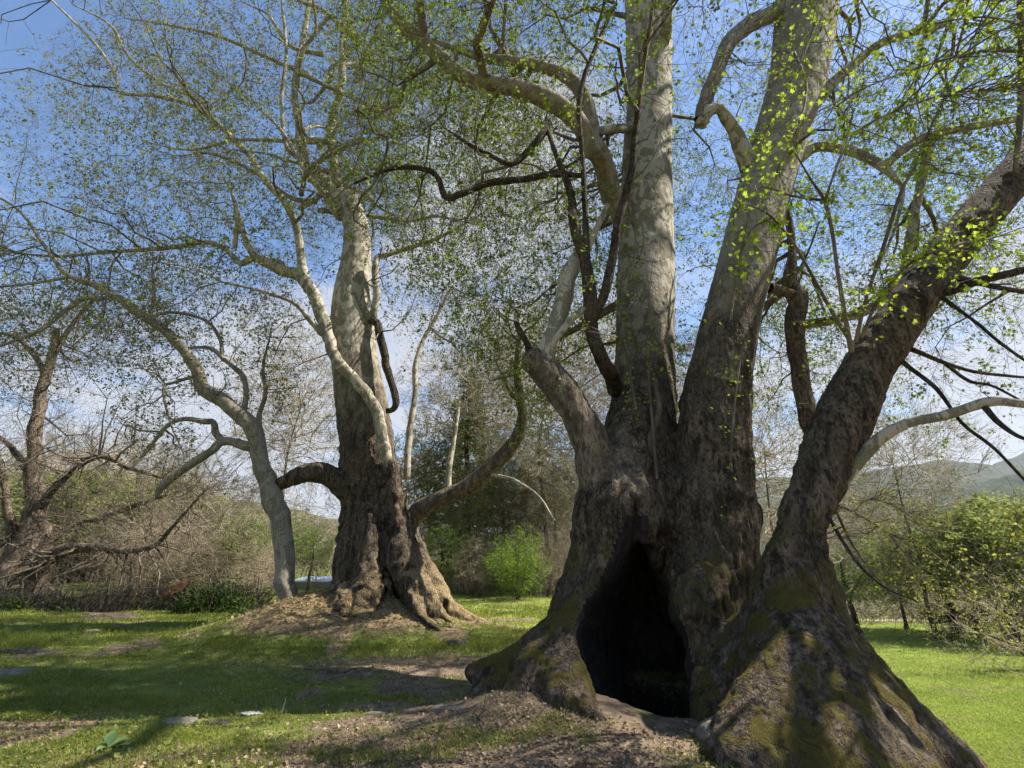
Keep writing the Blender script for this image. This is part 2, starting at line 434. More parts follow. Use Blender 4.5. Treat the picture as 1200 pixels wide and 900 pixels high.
ground = mk('ground', np.stack([GX, GY, GZ], -1), gq, None, M['ground'], attr={'dirt': DM.ravel(), 'pit_shade': PIT_SHD.ravel(), 'straw': STR.ravel()})
kind(ground, 'structure')

# far hills, each a real ridge far away
def hill(name, Y0, Y1, xs, crest, base, mat, rough, nxs=160, nys=40, seed=0):
    X = np.linspace(xs[0], xs[1], nxs); T = np.linspace(0, 1, nys)
    cr_ = np.interp(X, [c[0] for c in crest], [c[1] for c in crest])
    XX, TT = np.meshgrid(X, T)
    YY = Y0 + (Y1 - Y0) * TT
    prof = np.sin(np.clip(TT * 1.0, 0, 1) * math.pi) ** 0.8
    p = np.stack([XX / rough, YY / rough, 0 * XX + seed], -1).reshape(-1, 3)
    Z = base + (cr_[None, :] - base) * prof * (0.86 + 0.28 * fbm(p, 4).reshape(XX.shape))
    q3 = np.stack([XX / rough * 14, YY / rough * 14, 0 * XX], -1).reshape(-1, 3)
    Z = Z + (fbm(q3, 2).reshape(XX.shape) - .5) * rough * .05
    i = np.arange(nxs * nys).reshape(nys, nxs)
    q = np.stack([i[:-1, :-1], i[:-1, 1:], i[1:, 1:], i[1:, :-1]], -1).reshape(-1, 4)
    o = mk(name, np.stack([XX, YY, Z], -1), q, None, mat); kind(o, 'structure'); return o
def hillmat(name, a, b, c, sc):
    s = NT(name)
    v = s.vor(sc * 8)
    col = s.mix(s.ramp(s.noise(sc, 5), .4, .6), a, b)
    col = s.mix(s.ramp(s.noise(sc * 5, 5, .7), .45, .65), col, c)
    col = s.mix(s.ramp(v, .1, .7, 0, .45), col, (.02, .03, .015))
    return s.finish(col, 1, s.bump(s.math('ADD', s.noise(sc * 14, 4, .7), v), 1., 3.0 / (sc * 120)), 0)
M['hill_far'] = hillmat('hill_woods', (.02, .034, .018), (.04, .052, .028), (.07, .065, .042), .006)
M['hill_brown'] = hillmat('hill_bare_woods', (.15, .115, .085), (.20, .15, .12), (.09, .10, .05), .02)
def ang(px, py, Y): return P(px, py, Y)
def crest_px(pts, Y): return [(P(a, b, Y)[0], P(a, b, Y)[2]) for a, b in pts]
hill('hill_ridge', 1300, 2700, (-400, 3300), crest_px([(560, 600), (700, 575), (890, 560), (930, 566), (1000, 560), (1075, 548), (1130, 552), (1180, 534), (1230, 522), (1400, 540)], 2000), -5, M['hill_far'], 260, 260, 60, 1)
hill('hill_slope', 700, 1500, (-300, 2600), crest_px([(500, 660), (800, 620), (950, 588), (1060, 575), (1130, 572), (1200, 560), (1400, 560)], 1100), -5, M['hill_far'], 150, 200, 50, 5)
hill('hillside', 150, 420, (-520, 120), crest_px([(-600, 560), (0, 560), (200, 585), (360, 596), (430, 610), (540, 640), (640, 668), (800, 680)], 285), -2, M['hill_brown'], 45, 200, 60, 9)

# ------------------------------------------------------------------ distance-field trunks
class Field:
    def __init__(s, lo, hi, vox):
        s.lo = np.array(lo, float); s.vox = vox
        s.n = np.ceil((np.array(hi) - s.lo) / vox).astype(int)
        s.A = np.full(tuple(s.n), 9.0, np.float32)
    def box(s, lo, hi):
        a = np.clip(np.floor((lo - s.lo) / s.vox).astype(int), 0, s.n); b = np.clip(np.ceil((hi - s.lo) / s.vox).astype(int), 0, s.n)
        if np.any(b <= a): return None
        g = [(s.lo[k] + np.arange(a[k], b[k]) * s.vox).astype(np.float32) for k in range(3)]
        return tuple(slice(a[k], b[k]) for k in range(3)), g
    def cap(s, a, b, ra, rb, k=0.25, sub=False, sc=(1, 1, 1)):
        m = max(ra, rb) + k + 0.3
        bb = s.box(np.minimum(a, b) - m, np.maximum(a, b) + m)
        if bb is None: return
        sl, g = bb
        X, Y, Z = g[0][:, None, None], g[1][None, :, None], g[2][None, None, :]
        ab = (b - a); L = float(ab @ ab) + 1e-9
        t = np.clip(((X - a[0]) * ab[0] + (Y - a[1]) * ab[1] + (Z - a[2]) * ab[2]) / L, 0, 1)
        d = np.sqrt((X - a[0] - t * ab[0]) ** 2 + (Y - a[1] - t * ab[1]) ** 2 + (Z - a[2] - t * ab[2]) ** 2) - (ra + (rb - ra) * t)
        cur = s.A[sl]
        if sub:
            d = -d; h = np.maximum(k - np.abs(cur - d), 0) / k; s.A[sl] = np.maximum(cur, d) + h * h * k * .25
        else:
            h = np.maximum(k - np.abs(cur - d), 0) / k; s.A[sl] = np.minimum(cur, d) - h * h * k * .25
    def chain(s, lst, k=0.25, sub=False, n=4):
        c, r = chain(lst); cc = catmull(np.hstack([c, r[:, None]]), n)
        m = cc[:, 3].max() + k + .25
        bb = s.box(cc[:, :3].min(0) - m, cc[:, :3].max(0) + m)
        if bb is None: return cc
        sl, g = bb; T = Field.__new__(Field); T.lo = np.array([g[0][0], g[1][0], g[2][0]], float); T.vox = s.vox
        T.n = np.array([len(g[0]), len(g[1]), len(g[2])]); T.A = np.full(tuple(T.n), 9.0, np.float32)
        for i in range(len(cc) - 1): T.cap(cc[i, :3], cc[i + 1, :3], max(cc[i, 3], .02), max(cc[i + 1, 3], .02), .02)
        cur = s.A[sl]; d = T.A
        if sub:
            d = -d; h = np.maximum(k - np.abs(cur - d), 0) / k; s.A[sl] = np.maximum(cur, d) + h * h * k * .25
        else:
            h = np.maximum(k - np.abs(cur - d), 0) / k; s.A[sl] = np.minimum(cur, d) - h * h * k * .25
        return cc
    def mesh(s):
        g = openvdb.FloatGrid(9.0)
        A = np.clip(s.A, -3 * s.vox, 3 * s.vox)
        g.background = 3 * s.vox
        g.copyFromArray(A, tolerance=0.0)
        pts, quads = g.convertToQuads(isovalue=0.0)
        return pts * s.vox + s.lo, quads
def vnorm(V, q):
    a, b, c, d = (V[q[:, i]] for i in range(4))
    fn = np.cross(c - a, d - b)
    N = np.zeros_like(V)
    for i in range(4):
        for k in range(3): N[:, k] += np.bincount(q[:, i], fn[:, k], len(V))
    return N / (np.linalg.norm(N, axis=1, keepdims=True) + 1e-9)
def fix_wind(V, q, F):
    """turn the faces outwards"""
    n = vnorm(V, q); p = V + n * F.vox * 1.2
    i = np.clip(np.round((p - F.lo) / F.vox).astype(int), 0, F.n - 1)
    if np.mean(F.A[i[:, 0], i[:, 1], i[:, 2]] > 0) < .5: q = q[:, ::-1]
    return q
def keep_biggest(V, q):
    # label propagation by vertex
    lab = np.arange(len(V))
    for _ in range(400):
        m = np.minimum.reduce([lab[q[:, i]] for i in range(4)])
        new = lab.copy()
        for i in range(4): np.minimum.at(new, q[:, i], m)
        new = new[new]
        if np.array_equal(new, lab): break
        lab = new
    u, c = np.unique(lab, return_counts=True); keep = lab == u[np.argmax(c)]
    q = q[keep[q[:, 0]]]; idx = -np.ones(len(V), int); used = np.unique(q); idx[used] = np.arange(len(used))
    return V[used], idx[q]
def bark_relief(V, q, zlo, zhi, amp_lo, amp_hi, lump, freq=1.0, seed=0):
    N = vnorm(V, q)
    w = sstep(zhi, zlo, V[:, 2])
    amp = (amp_hi + (amp_lo - amp_hi) * w) * (1 - .75 * np.clip(np.abs(N[:, 2]) * 1.5 - .25, 0, 1))
    lum = (fbm(V * 1.1 * freq + seed, 2) - .5) * 2 * lump * (.35 + .65 * w) + (fbm(V * 2.7 * freq + 3 + seed, 2) - .5) * .7 * lump * (.25 + .75 * w)
    r = fbm(V * np.array([4.2, 4.2, .95]) * freq + 7 + seed, 3); ridge = 1 - np.abs(r - .5) * 5
    r2 = fbm(V * np.array([11, 11, 4.5]) * freq + 27 + seed, 2)
    r3 = fbm(V * np.array([22, 22, 9]) * freq + 57 + seed, 2); r4 = 1 - np.abs(fbm(V * np.array([9, 9, 2.2]) * freq + 77 + seed, 2) - .5) * 6
    return V + N * (lum + amp * (np.clip(ridge, -1, 1) * .8 + (r2 - .5) * 1.5 + (r3 - .5) * 1.0 + np.clip(r4, -1, 1) * .35))[:, None]
def split_build(parts, V, q, cls, mat, parent, names):
    for c in range(1, len(names)):                     # stray islands go back to the trunk
        fi = np.where(cls == c)[0]; f = q[fi]; lab = np.arange(len(V))
        for _ in range(600):
            m = lab[f].min(1); new = lab.copy()
            for i in range(4): np.minimum.at(new, f[:, i], m)
            new = new[new]
            if np.array_equal(new, lab): break
            lab = new
        u, n_ = np.unique(lab[f[:, 0]], return_counts=True)
        cls[fi[lab[f[:, 0]] != u[np.argmax(n_)]]] = 0
    for c, nm in enumerate(names):
        f = q[cls == c]
        if not len(f): continue
        used = np.unique(f); idx = -np.ones(len(V), int); idx[used] = np.arange(len(used))
        parts.append(mk(nm, V[used], idx[f], None, mat, parent))

# ================================================================== the great hollow plane tree
T1 = thing('hollow_plane_tree', 'huge old plane tree with a black hollow in its foot and several stout stems', 'tree', (1.8, 8.6, 0))
stemA = [(763, -130, 11.0, 36), (762, -60, 11.0, 50), (760, 0, 11.0, 55), (761, 100, 10.9, 53), (758, 200, 10.8, 58), (757, 300, 10.6, 66), (756, 400, 10.2, 69), (753, 480, 9.8, 76), (744, 540, 9.3, 84), (728, 600, 8.9, 100)]
stemB = [(955, -130, 9.6, 50), (952, -60, 9.6, 74), (946, 0, 9.5, 78), (940, 60, 9.4, 73), (930, 110, 9.3, 69), (902, 200, 9.2, 66), (876, 300, 9.0, 66), (851, 400, 8.9, 70), (838, 480, 8.8, 80), (835, 550, 8.7, 88), (832, 620, 8.6, 92)]
stemC = [(1290, 88, 6.9, 52), (1200, 194, 6.95, 57), (1108, 301, 7.0, 60), (1032, 408, 7.05, 63), (1003, 460, 7.08, 63), (978, 513, 7.1, 63), (949, 588, 7.1, 58), (932, 650, 7.15, 54), (924, 695, 7.2, 56)]
limbD = [(628, 424, 8.6, 34), (660, 460, 8.6, 38), (684, 500, 8.6, 39), (698, 545, 8.7, 42), (708, 590, 8.75, 46), (708, 650, 8.8, 50), (698, 710, 8.8, 54)]
F = Field((-2.2, 3.6, -2.3), (11.5, 12.8, 21.5), 0.038)
F.chain(stemA, .3); F.chain(stemB, .3); F.chain(limbD, .15)
# the fused foot
F.chain([(752, 480, 9.5, 50), (742, 540, 9.2, 72), (730, 600, 8.9, 88), (726, 660, 9.1, 92), (720, 720, 9.3, 100), (715, 790, 9.4, 110)], .3)
F.chain([(712, 630, 9.3, 60), (700, 690, 9.5, 84), (690, 750, 9.7, 100), (690, 810, 9.9, 110)], .3)
F.chain([(700, 640, 8.9, 30), (686, 700, 8.8, 44), (660, 755, 8.8, 50)], .3)
F.chain([(785, 560, 9.7, 50), (780, 640, 9.9, 110), (775, 720, 10.1, 150), (772, 800, 10.3, 180)], .3)
F.chain([(834, 600, 8.7, 94), (836, 660, 8.6, 96), (838, 720, 8.5, 100), (838, 790, 8.2, 110), (836, 850, 8.0, 110)], .3)
F.chain([(832, 655, 8.3, 40), (824, 688, 8.05, 52), (818, 715, 8.0, 48), (822, 750, 8.1, 40)], .35)                      # mossy burl
F.chain([(868, 560, 8.8, 34), (872, 600, 8.7, 34), (870, 640, 8.7, 36), (862, 690, 8.5, 36), (858, 740, 8.3, 50)], .15)
F.chain([(770, 660, 10.9, 150), (765, 720, 11.0, 210), (765, 800, 11.2, 240)], .3)
# left buttress and its swollen roots
F.chain([(700, 765, 8.5, 60), (655, 790, 8.3, 66), (606, 806, 8.3, 48), (570, 815, 8.4, 26)], .4)
F.chain([(690, 800, 7.9, 60), (672, 826, 7.5, 66), (650, 850, 7.3, 40)], .4)
F.chain([(718, 610, 8.7, 50), (712, 655, 8.6, 50), (692, 708, 8.5, 52), (652, 752, 8.4, 46), (605, 775, 8.5, 34), (560, 788, 8.7, 20)], .3)
F.chain([(684, 745, 8.1, 34), (672, 780, 7.8, 46), (674, 816, 7.4, 50), (690, 845, 7.0, 34)], .3)
F.chain([(645, 768, 8.2, 34), (618, 800, 7.9, 36), (592, 825, 7.6, 22)], .35)
F.chain([(682, 822, 7.1, 40), (700, 840, 6.9, 26)], .15)
F.chain([(715, 850, 6.9, 22), (765, 856, 6.9, 24), (800, 850, 6.9, 22)], .12)      # sill of the hollow
# the leaning stem and its great spreading foot
F.chain(stemC, .25)
F.chain([(932, 670, 7.2, 50), (926, 708, 7.15, 68), (932, 750, 7.0, 108), (946, 805, 6.8, 150), (962, 880, 6.5, 215), (972, 970, 6.2, 290)], .4)
F.chain([(915, 715, 7.4, 50), (878, 775, 7.5, 66), (850, 830, 7.4, 66), (830, 880, 7.2, 60)], .35)
F.chain([(946, 690, 7.2, 40), (984, 762, 7.0, 66), (1042, 832, 6.6, 82), (1112, 905, 6.3, 86), (1200, 1000, 6.0, 76)], .4)
F.chain([(925, 752, 6.8, 50), (900, 820, 6.4, 76), (868, 890, 6.0, 80)], .45)
F.chain([(955, 775, 6.6, 60), (978, 850, 6.15, 84), (990, 930, 5.7, 90)], .45)
F.chain([(1000, 800, 6.5, 40), (1035, 860, 6.1, 50), (1070, 930, 5.7, 60)], .4)
# the hollow
CARVE = []
for Yh, kx in ((6.2, 1.05), (6.6, 1.05), (7.0, 1.05), (7.4, 1.05), (7.8, 1.05), (8.2, 1.0), (8.6, 1.0), (9.0, .95), (9.4, .9), (9.8, .85), (10.2, .75)):
    sh = 12 * max(0, Yh - 8.2)
    CARVE.append(F.chain([(745 + sh, 592, Yh, 12 * kx), (743 + sh, 630, Yh, 27 * kx), (740 + sh, 662, Yh, 42 * kx), (737 + sh, 700, Yh, 67 * kx), (736 + sh, 724, Yh, 90 * kx), (739 + sh, 752, Yh, 120 * kx), (750 + sh, 792, Yh, 116 * kx), (766 + sh, 836, Yh, 96 * kx), (766 + sh, 875, Yh, 80 * kx)], .08, True, 3))
V, q = F.mesh(); q = fix_wind(V, q, F); V, q = keep_biggest(V, q)
V = bark_relief(V, q, 2.5, 6.5, .06, .008, .065)
fc = V[q].mean(1)
def pathdist(fc, lst):
    c, _ = chain(lst); c = catmull(c, 4); d = np.full(len(fc), 1e9)
    for i in range(0, len(c)): d = np.minimum(d, np.linalg.norm(fc - c[i], axis=1))
    return d
dd = np.stack([pathdist(fc, l) for l in (stemA, stemB, stemC, limbD)], 1)
cls = np.where(fc[:, 2] > 3.1 + .5 * (fbm(fc * 2, 2) - .5), 1 + np.argmin(dd, 1), 0)
ok = dd.min(1) < 1.1
cls = np.where(~ok, 0, cls)
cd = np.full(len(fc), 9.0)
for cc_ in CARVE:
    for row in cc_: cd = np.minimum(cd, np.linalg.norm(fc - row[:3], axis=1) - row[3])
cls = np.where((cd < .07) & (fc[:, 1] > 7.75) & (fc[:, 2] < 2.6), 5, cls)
parts = []
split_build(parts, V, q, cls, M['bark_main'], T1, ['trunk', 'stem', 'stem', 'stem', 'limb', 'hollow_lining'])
parts[2].data.materials[0] = M['bark_broad']; parts[3].data.materials[0] = M['bark_lean']; parts[4].data.materials[0] = M['bark_brown']; parts[5].data.materials[0] = M['hollow_shade']; parts[5]['label'] = 'inner wall of the hollow, shade painted into its colour'
for p_, lb in zip(parts[1:], ('upright pale stem lit on its right edge', 'broad stem leaning slightly right', 'dark stem leaning far out to the right', 'stout sawn-off limb')):
    p_['label'] = lb

SK1 = []          # skeleton nodes for growth: (x,y,z,r)
def limb(root, sk, lst, mat, name='limb', **kw):
    V, q, p, r = limb_mesh(lst, seed=len(sk) * 1.7, **kw)
    o = mk(name, V, q, None, M[mat], root)
    if sk is not None: sk.append(np.hstack([p, r[:, None]]))
    return o
def skel_only(sk, lst):
    c, r = chain(lst); sk.append(catmull(np.hstack([c, r[:, None] * .7]), 6))
L1 = [
 ('bark_slender', [(738, 272, 10.6, 28), (714, 212, 9.9, 25), (692, 165, 9.0, 23), (655, 125, 8.5, 22), (600, 102, 8.2, 20), (545, 92, 7.9, 18), (505, 55, 7.7, 16), (462, 15, 7.5, 13), (430, -40, 7.4, 9)]),
 ('bark_slender', [(696, 180, 9.0, 20), (690, 130, 8.8, 18), (672, 95, 8.7, 16), (640, 80, 8.6, 13), (600, 72, 8.5, 12), (560, 66, 8.4, 9), (500, 45, 8.3, 4)]),
 ('bark_dark', [(722, 458, 9.5, 20), (706, 420, 8.7, 17), (694, 385, 8.6, 17), (692, 340, 8.5, 17), (684, 300, 8.5, 13), (673, 260, 8.4, 12), (668, 225, 8.4, 9), (655, 190, 8.3, 6), (640, 150, 8.3, 4)]),
 ('bark_dark', [(697, 370, 8.6, 12), (708, 345, 8.5, 11), (718, 300, 8.4, 11), (725, 260, 8.3, 10), (738, 210, 8.2, 9), (746, 150, 8.1, 8), (754, 80, 8.0, 7), (768, 0, 8.0, 6), (775, -40, 8, 5)]),
 ('bark_dark', [(688, 320, 8.5, 9), (686, 250, 8.4, 7), (682, 180, 8.3, 6), (680, 110, 8.2, 6), (700, 50, 8.1, 5), (722, 5, 8.0, 4)]),
 ('bark_dark', [(680, 206, 8.4, 6), (650, 204, 8.3, 8), (615, 210, 8.2, 8), (575, 214, 8.1, 8), (545, 225, 8.0, 8), (522, 231, 8.0, 8), (510, 205, 7.9, 6), (480, 196, 7.8, 6), (450, 200, 7.7, 5), (415, 215, 7.6, 3)]),
 ('bark_dark', [(640, 150, 8.3, 7), (620, 175, 8.2, 7), (600, 192, 8.1, 6), (575, 182, 8.0, 5), (548, 168, 7.9, 4), (520, 150, 7.8, 2)]),
 ('bark_limb', [(768, 80, 10.8, 14), (776, 55, 10.5, 14), (782, 20, 9.9, 13), (788, -20, 9.8, 12)]),
 ('bark_limb', [(742, 150, 10.7, 16), (722, 151, 10.0, 10), (698, 153, 9.1, 8)]),
 ('bark_limb', [(636, 428, 8.6, 30), (643, 405, 8.6, 22), (655, 370, 8.7, 20), (662, 335, 8.8, 22), (675, 305, 8.9, 18), (690, 285, 9.0, 10), (712, 240, 9.1, 5)]),
 ('bark_dark', [(622, 425, 8.5, 10), (618, 405, 8.5, 7), (610, 390, 8.4, 7), (604, 378, 8.4, 5)]),
 ('bark_limb', [(640, 415, 8.6, 10), (655, 393, 8.5, 9), (672, 372, 8.5, 8), (690, 360, 8.5, 7)]),
 ('bark_slender', [(912, 14, 9.3, 22), (880, 28, 9.0, 20), (853, 52, 8.8, 19), (840, 85, 8.7, 18), (826, 118, 8.7, 18), (822, 142, 8.7, 19)]),
 ('bark_limb', [(822, 146, 8.7, 15), (830, 132, 8.6, 13), (843, 127, 8.6, 13), (852, 140, 8.7, 15), (864, 160, 8.9, 18), (880, 195, 9.1, 26)]),
 ('bark_limb', [(945, 130, 9.2, 22), (975, 98, 9.0, 15), (1000, 76, 8.8, 12), (1030, 52, 8.6, 11), (1070, 38, 8.4, 11), (1110, 25, 8.3, 10), (1135, -15, 8.2, 8)]),
 ('bark_limb', [(935, 185, 9.2, 18), (960, 172, 9.0, 14), (1000, 178, 8.8, 14), (1030, 192, 8.6, 13), (1048, 208, 8.5, 9), (1058, 225, 8.4, 6), (1048, 270, 8.3, 4), (1030, 310, 8.2, 3)]),
 ('bark_limb', [(1035, 198, 8.6, 11), (1055, 178, 8.4, 12), (1085, 160, 8.2, 12), (1130, 150, 8.0, 12), (1175, 142, 7.8, 11), (1230, 135, 7.6, 9)]),
 ('bark_limb', [(1090, 165, 8.3, 12), (1078, 220, 8.5, 12), (1066, 280, 8.7, 12), (1055, 330, 8.9, 12), (1020, 362, 9.0, 12), (985, 373, 9.3, 12), (935, 382, 9.9, 13)]),
 ('bark_brown', [(962, 530, 9.9, 26), (946, 480, 9.8, 24), (936, 430, 9.8, 23), (930, 385, 9.8, 24), (934, 352, 9.8, 26), (925, 335, 9.8, 20), (928, 300, 9.8, 12), (926, 270, 9.8, 10), (915, 210, 9.8, 8)]),
 ('bark_brown', [(934, 350, 9.8, 16), (918, 342, 9.6, 12), (900, 338, 9.3, 14)]),
 ('bark_limb', [(955, 600, 7.1, 24), (1000, 548, 6.95, 18), (1030, 515, 6.7, 17), (1065, 495, 6.5, 15), (1110, 485, 6.3, 15), (1160, 470, 6.1, 15), (1200, 474, 5.9, 13), (1250, 482, 5.8, 12)]),
 ('bark_dark', [(1084, 348, 7.0, 18), (1120, 338, 6.7, 15), (1150, 328, 6.3, 13), (1185, 320, 6.1, 12), (1240, 305, 5.9, 10)]),
 ('bark_dark', [(1095, 318, 7.0, 11), (1160, 335, 6.8, 8), (1200, 342, 7, 8), (1240, 345, 7, 7)]),
 ('bark_dark', [(1044, 402, 7.0, 12), (1075, 412, 7.0, 7), (1110, 426, 7.0, 6), (1150, 437, 7.1, 5), (1210, 443, 7.2, 4)]),
 ('bark_dark', [(1105, 424, 7.0, 5), (1135, 446, 7.0, 5), (1165, 453, 7.0, 4), (1215, 480, 7.0, 3)]),
 ('bark_dark', [(1040, 408, 7.0, 11), (1065, 430, 6.8, 7), (1098, 456, 6.6, 6), (1128, 496, 6.5, 5), (1166, 526, 6.4, 5), (1215, 578, 6.3, 4)]),
 ('bark_dark', [(1155, 478, 6.1, 9), (1170, 495, 6.0, 8), (1195, 512, 5.9, 6), (1230, 520, 5.8, 5)]),
 ('bark_dark', [(1085, 335, 7.0, 7), (1140, 375, 6.6, 5), (1170, 400, 6.5, 5), (1205, 425, 6.4, 4)]),
 ('twig', [(998, 412, 6.7, 7), (990, 370, 6.5, 6), (982, 320, 6.3, 5), (975, 270, 6.1, 5), (966, 235, 5.9, 5), (950, 210, 5.8, 3), (932, 180, 5.7, 2)]),
 ('twig', [(966, 238, 5.9, 4), (975, 210, 5.8, 3), (990, 170, 5.7, 3), (1000, 130, 5.6, 2)]),
 ('twig', [(1003, 400, 6.7, 6), (1015, 350, 6.4, 5), (1035, 290, 6.1, 5), (1056, 225, 5.9, 5), (1075, 190, 5.7, 4), (1095, 140, 5.6, 3), (1130, 70, 5.5, 3), (1160, 0, 5.4, 2)]),
 ('twig', [(1000, 405, 6.7, 6), (975, 365, 6.6, 5), (950, 320, 6.4, 4), (930, 285, 6.3, 4), (905, 255, 6.2, 3), (880, 240, 6.1, 2)]),
 ('twig', [(1010, 395, 6.6, 5), (1030, 350, 6.2, 4), (1065, 310, 5.9, 4), (1110, 290, 5.6, 3), (1160, 280, 5.3, 2)]),
 ('twig', [(1190, 200, 6.3, 8), (1196, 130, 6.1, 9), (1197, 60, 6.0, 9), (1195, -20, 5.9, 8)]),
 ('twig', [(1195, 100, 6.0, 6), (1160, 105, 5.7, 4), (1110, 110, 5.4, 3), (1050, 130, 5.1, 3), (990, 160, 4.9, 2)]),
 ('twig', [(1192, 60, 6.0, 5), (1150, 60, 5.6, 4), (1090, 75, 5.3, 3), (1020, 100, 5.1, 2), (960, 130, 5.0, 2)]),
 ('bark_dark', [(955, 575, 7.1, 8), (968, 600, 6.9, 5), (985, 630, 6.6, 5), (1010, 665, 6.3, 4), (1040, 690, 6.0, 3), (1075, 705, 5.8, 2)]),
 ('twig', [(880, 540, 8.7, 5), (860, 480, 8.6, 5), (852, 430, 8.5, 4), (858, 360, 8.4, 3), (866, 310, 8.3, 3), (880, 240, 8.1, 2)]),
 ('twig', [(862, 625, 8.1, 7), (858, 590, 8.1, 7), (856, 540, 8.1, 5), (855, 480, 8.2, 4)]),
 ('twig', [(770, 560, 8.55, 9), (762, 520, 8.6, 8), (772, 480, 8.7, 7), (765, 440, 8.7, 4)]),
]
for m_, l_ in L1: limb(T1, SK1, l_, m_, blunt=(l_[0][0] in (636, 912) and False))
for l_ in (stemA, stemB, stemC): skel_only(SK1, l_[:-3])
bs_ = [G0 + 24 * np.array(sdir) for G0 in (P(60, 900, 5.7), P(120, 872, 6.2), P(180, 848, 6.9), P(222, 815, 8.2), P(232, 790, 9.6))]
V, q, p, r = limb_mesh((np.array(bs_ + [P(955, -122, 9.6)]), np.array([.09, .12, .15, .17, .19, .22])), worldpts=True); mk('limb', V, q, None, M['bark_limb'], T1); SK1.append(np.hstack([p, r[:, None]]))
# boughs above the picture's edge: they carry the upper crown
for _ in range(16):
    src = rng.integers(0, 3); a0 = (rng.uniform(.5, 2.8), rng.uniform(-.2, 1.7), rng.uniform(-1.0, .9))[src]
    st = [P(762, -118, 11.0), P(955, -118, 9.6), P(1280, 105, 6.9)][src]
    L = rng.uniform(4, 7.5); e = rng.uniform(.6, 1.15)
    d = np.array([math.cos(a0) * math.cos(e), math.sin(a0) * math.cos(e) * .8, math.sin(e)])
    pts = [st + d * L * t + np.array([0, 0, -.5 * t * t * L * .25]) + rng.normal(0, .15, 3) for t in (0, .25, .5, .75, 1)]
    V, q, p, r = limb_mesh((np.array(pts), np.array([.17, .13, .09, .06, .03])), worldpts=True)
    mk('limb', V, q, None, M['bark_limb'], T1); SK1.append(np.hstack([p, r[:, None]]))

# ================================================================== the left plane tree
T2 = thing('mounded_plane_tree', 'tall plane tree rising from a root-bound earth mound on the left', 'tree', (-4.5, 17, .6))
Y2 = 17.0
F = Field((-11.5, 12.6, -.6), (1.2, 20.5, 17.5), 0.075)
trunk2 = [(408, 235, Y2, 28), (418, 270, Y2, 31), (417, 310, Y2, 36), (413, 350, Y2, 46), (414, 400, Y2, 54), (420, 450, Y2, 58), (427, 500, Y2, 62), (433, 550, Y2, 64), (437, 600, Y2, 70), (439, 650, Y2, 84), (441, 700, Y2, 100)]
F.chain(trunk2, .4)
F.chain([(418, 635, Y2 - .3, 20), (404, 690, Y2 - .6, 24), (372, 722, Y2 - .9, 18), (318, 741, Y2 - 1.2, 13), (268, 751, Y2 - 1.4, 8)], .3)
F.chain([(436, 610, Y2 - .9, 18), (434, 660, Y2 - 1.3, 24), (428, 705, Y2 - 1.8, 34), (420, 740, Y2 - 2.3, 30)], .4)
F.chain([(454, 535, Y2 - .9, 13), (461, 575, Y2 - .8, 20), (467, 620, Y2 - .9, 26), (478, 670, Y2 - 1.4, 32), (500, 715, Y2 - 1.8, 34)], .3)
F.chain([(470, 600, Y2 - .2, 14), (486, 645, Y2 - .5, 20), (504, 685, Y2 - .8, 26), (532, 716, Y2 - 1.1, 20), (570, 735, Y2 - 1.3, 13)], .25)
F.chain([(330, 752, Y2 - .7, 34), (372, 744, Y2 - .8, 44), (430, 744, Y2 - 1.2, 62), (500, 748, Y2 - 1.2, 40), (550, 751, Y2 - 1.2, 18)], .5)
F.chain([(345, 748, Y2 - .6, 34), (300, 755, Y2 - .7, 24), (268, 760, Y2 - .9, 14)], .5)
for _ in range(14):   # knuckled roots on the mound
    x0 = rng.uniform(380, 500); Yr = Y2 - rng.uniform(1.1, 2.0); dx = (x0 - 436) * .8 + rng.normal(0, 10)
    F.chain([(x0, 690 + rng.uniform(-15, 5), Yr, 7), (x0 + dx * .4, 716, Yr - .3, 8), (x0 + dx, 738, Yr - .6, 6)], .2)
F.chain([(404, 572, Y2 - .4, 26), (385, 556, Y2 - .6, 22), (360, 554, Y2 - .8, 20), (330, 566, Y2 - 1.0, 18)], .25)
V, q = F.mesh(); q = fix_wind(V, q, F); V, q = keep_biggest(V, q)
V = bark_relief(V, q, 3.0, 9.0, .11, .01, .12, .75, 50)
fc = V[q].mean(1)
low2 = P(330, 566, Y2 - 1.0)
hz = np.array([fc[:, 0] < P(392, 560, Y2)[0], (fc[:, 2] > 3.2), (fc[:, 2] < 6.6)]).all(0)
cls = np.where(hz, 1, 0); parts = []
split_build(parts, V, q, cls, M['bark_left'], T2, ['trunk', 'limb'])
SK2 = []
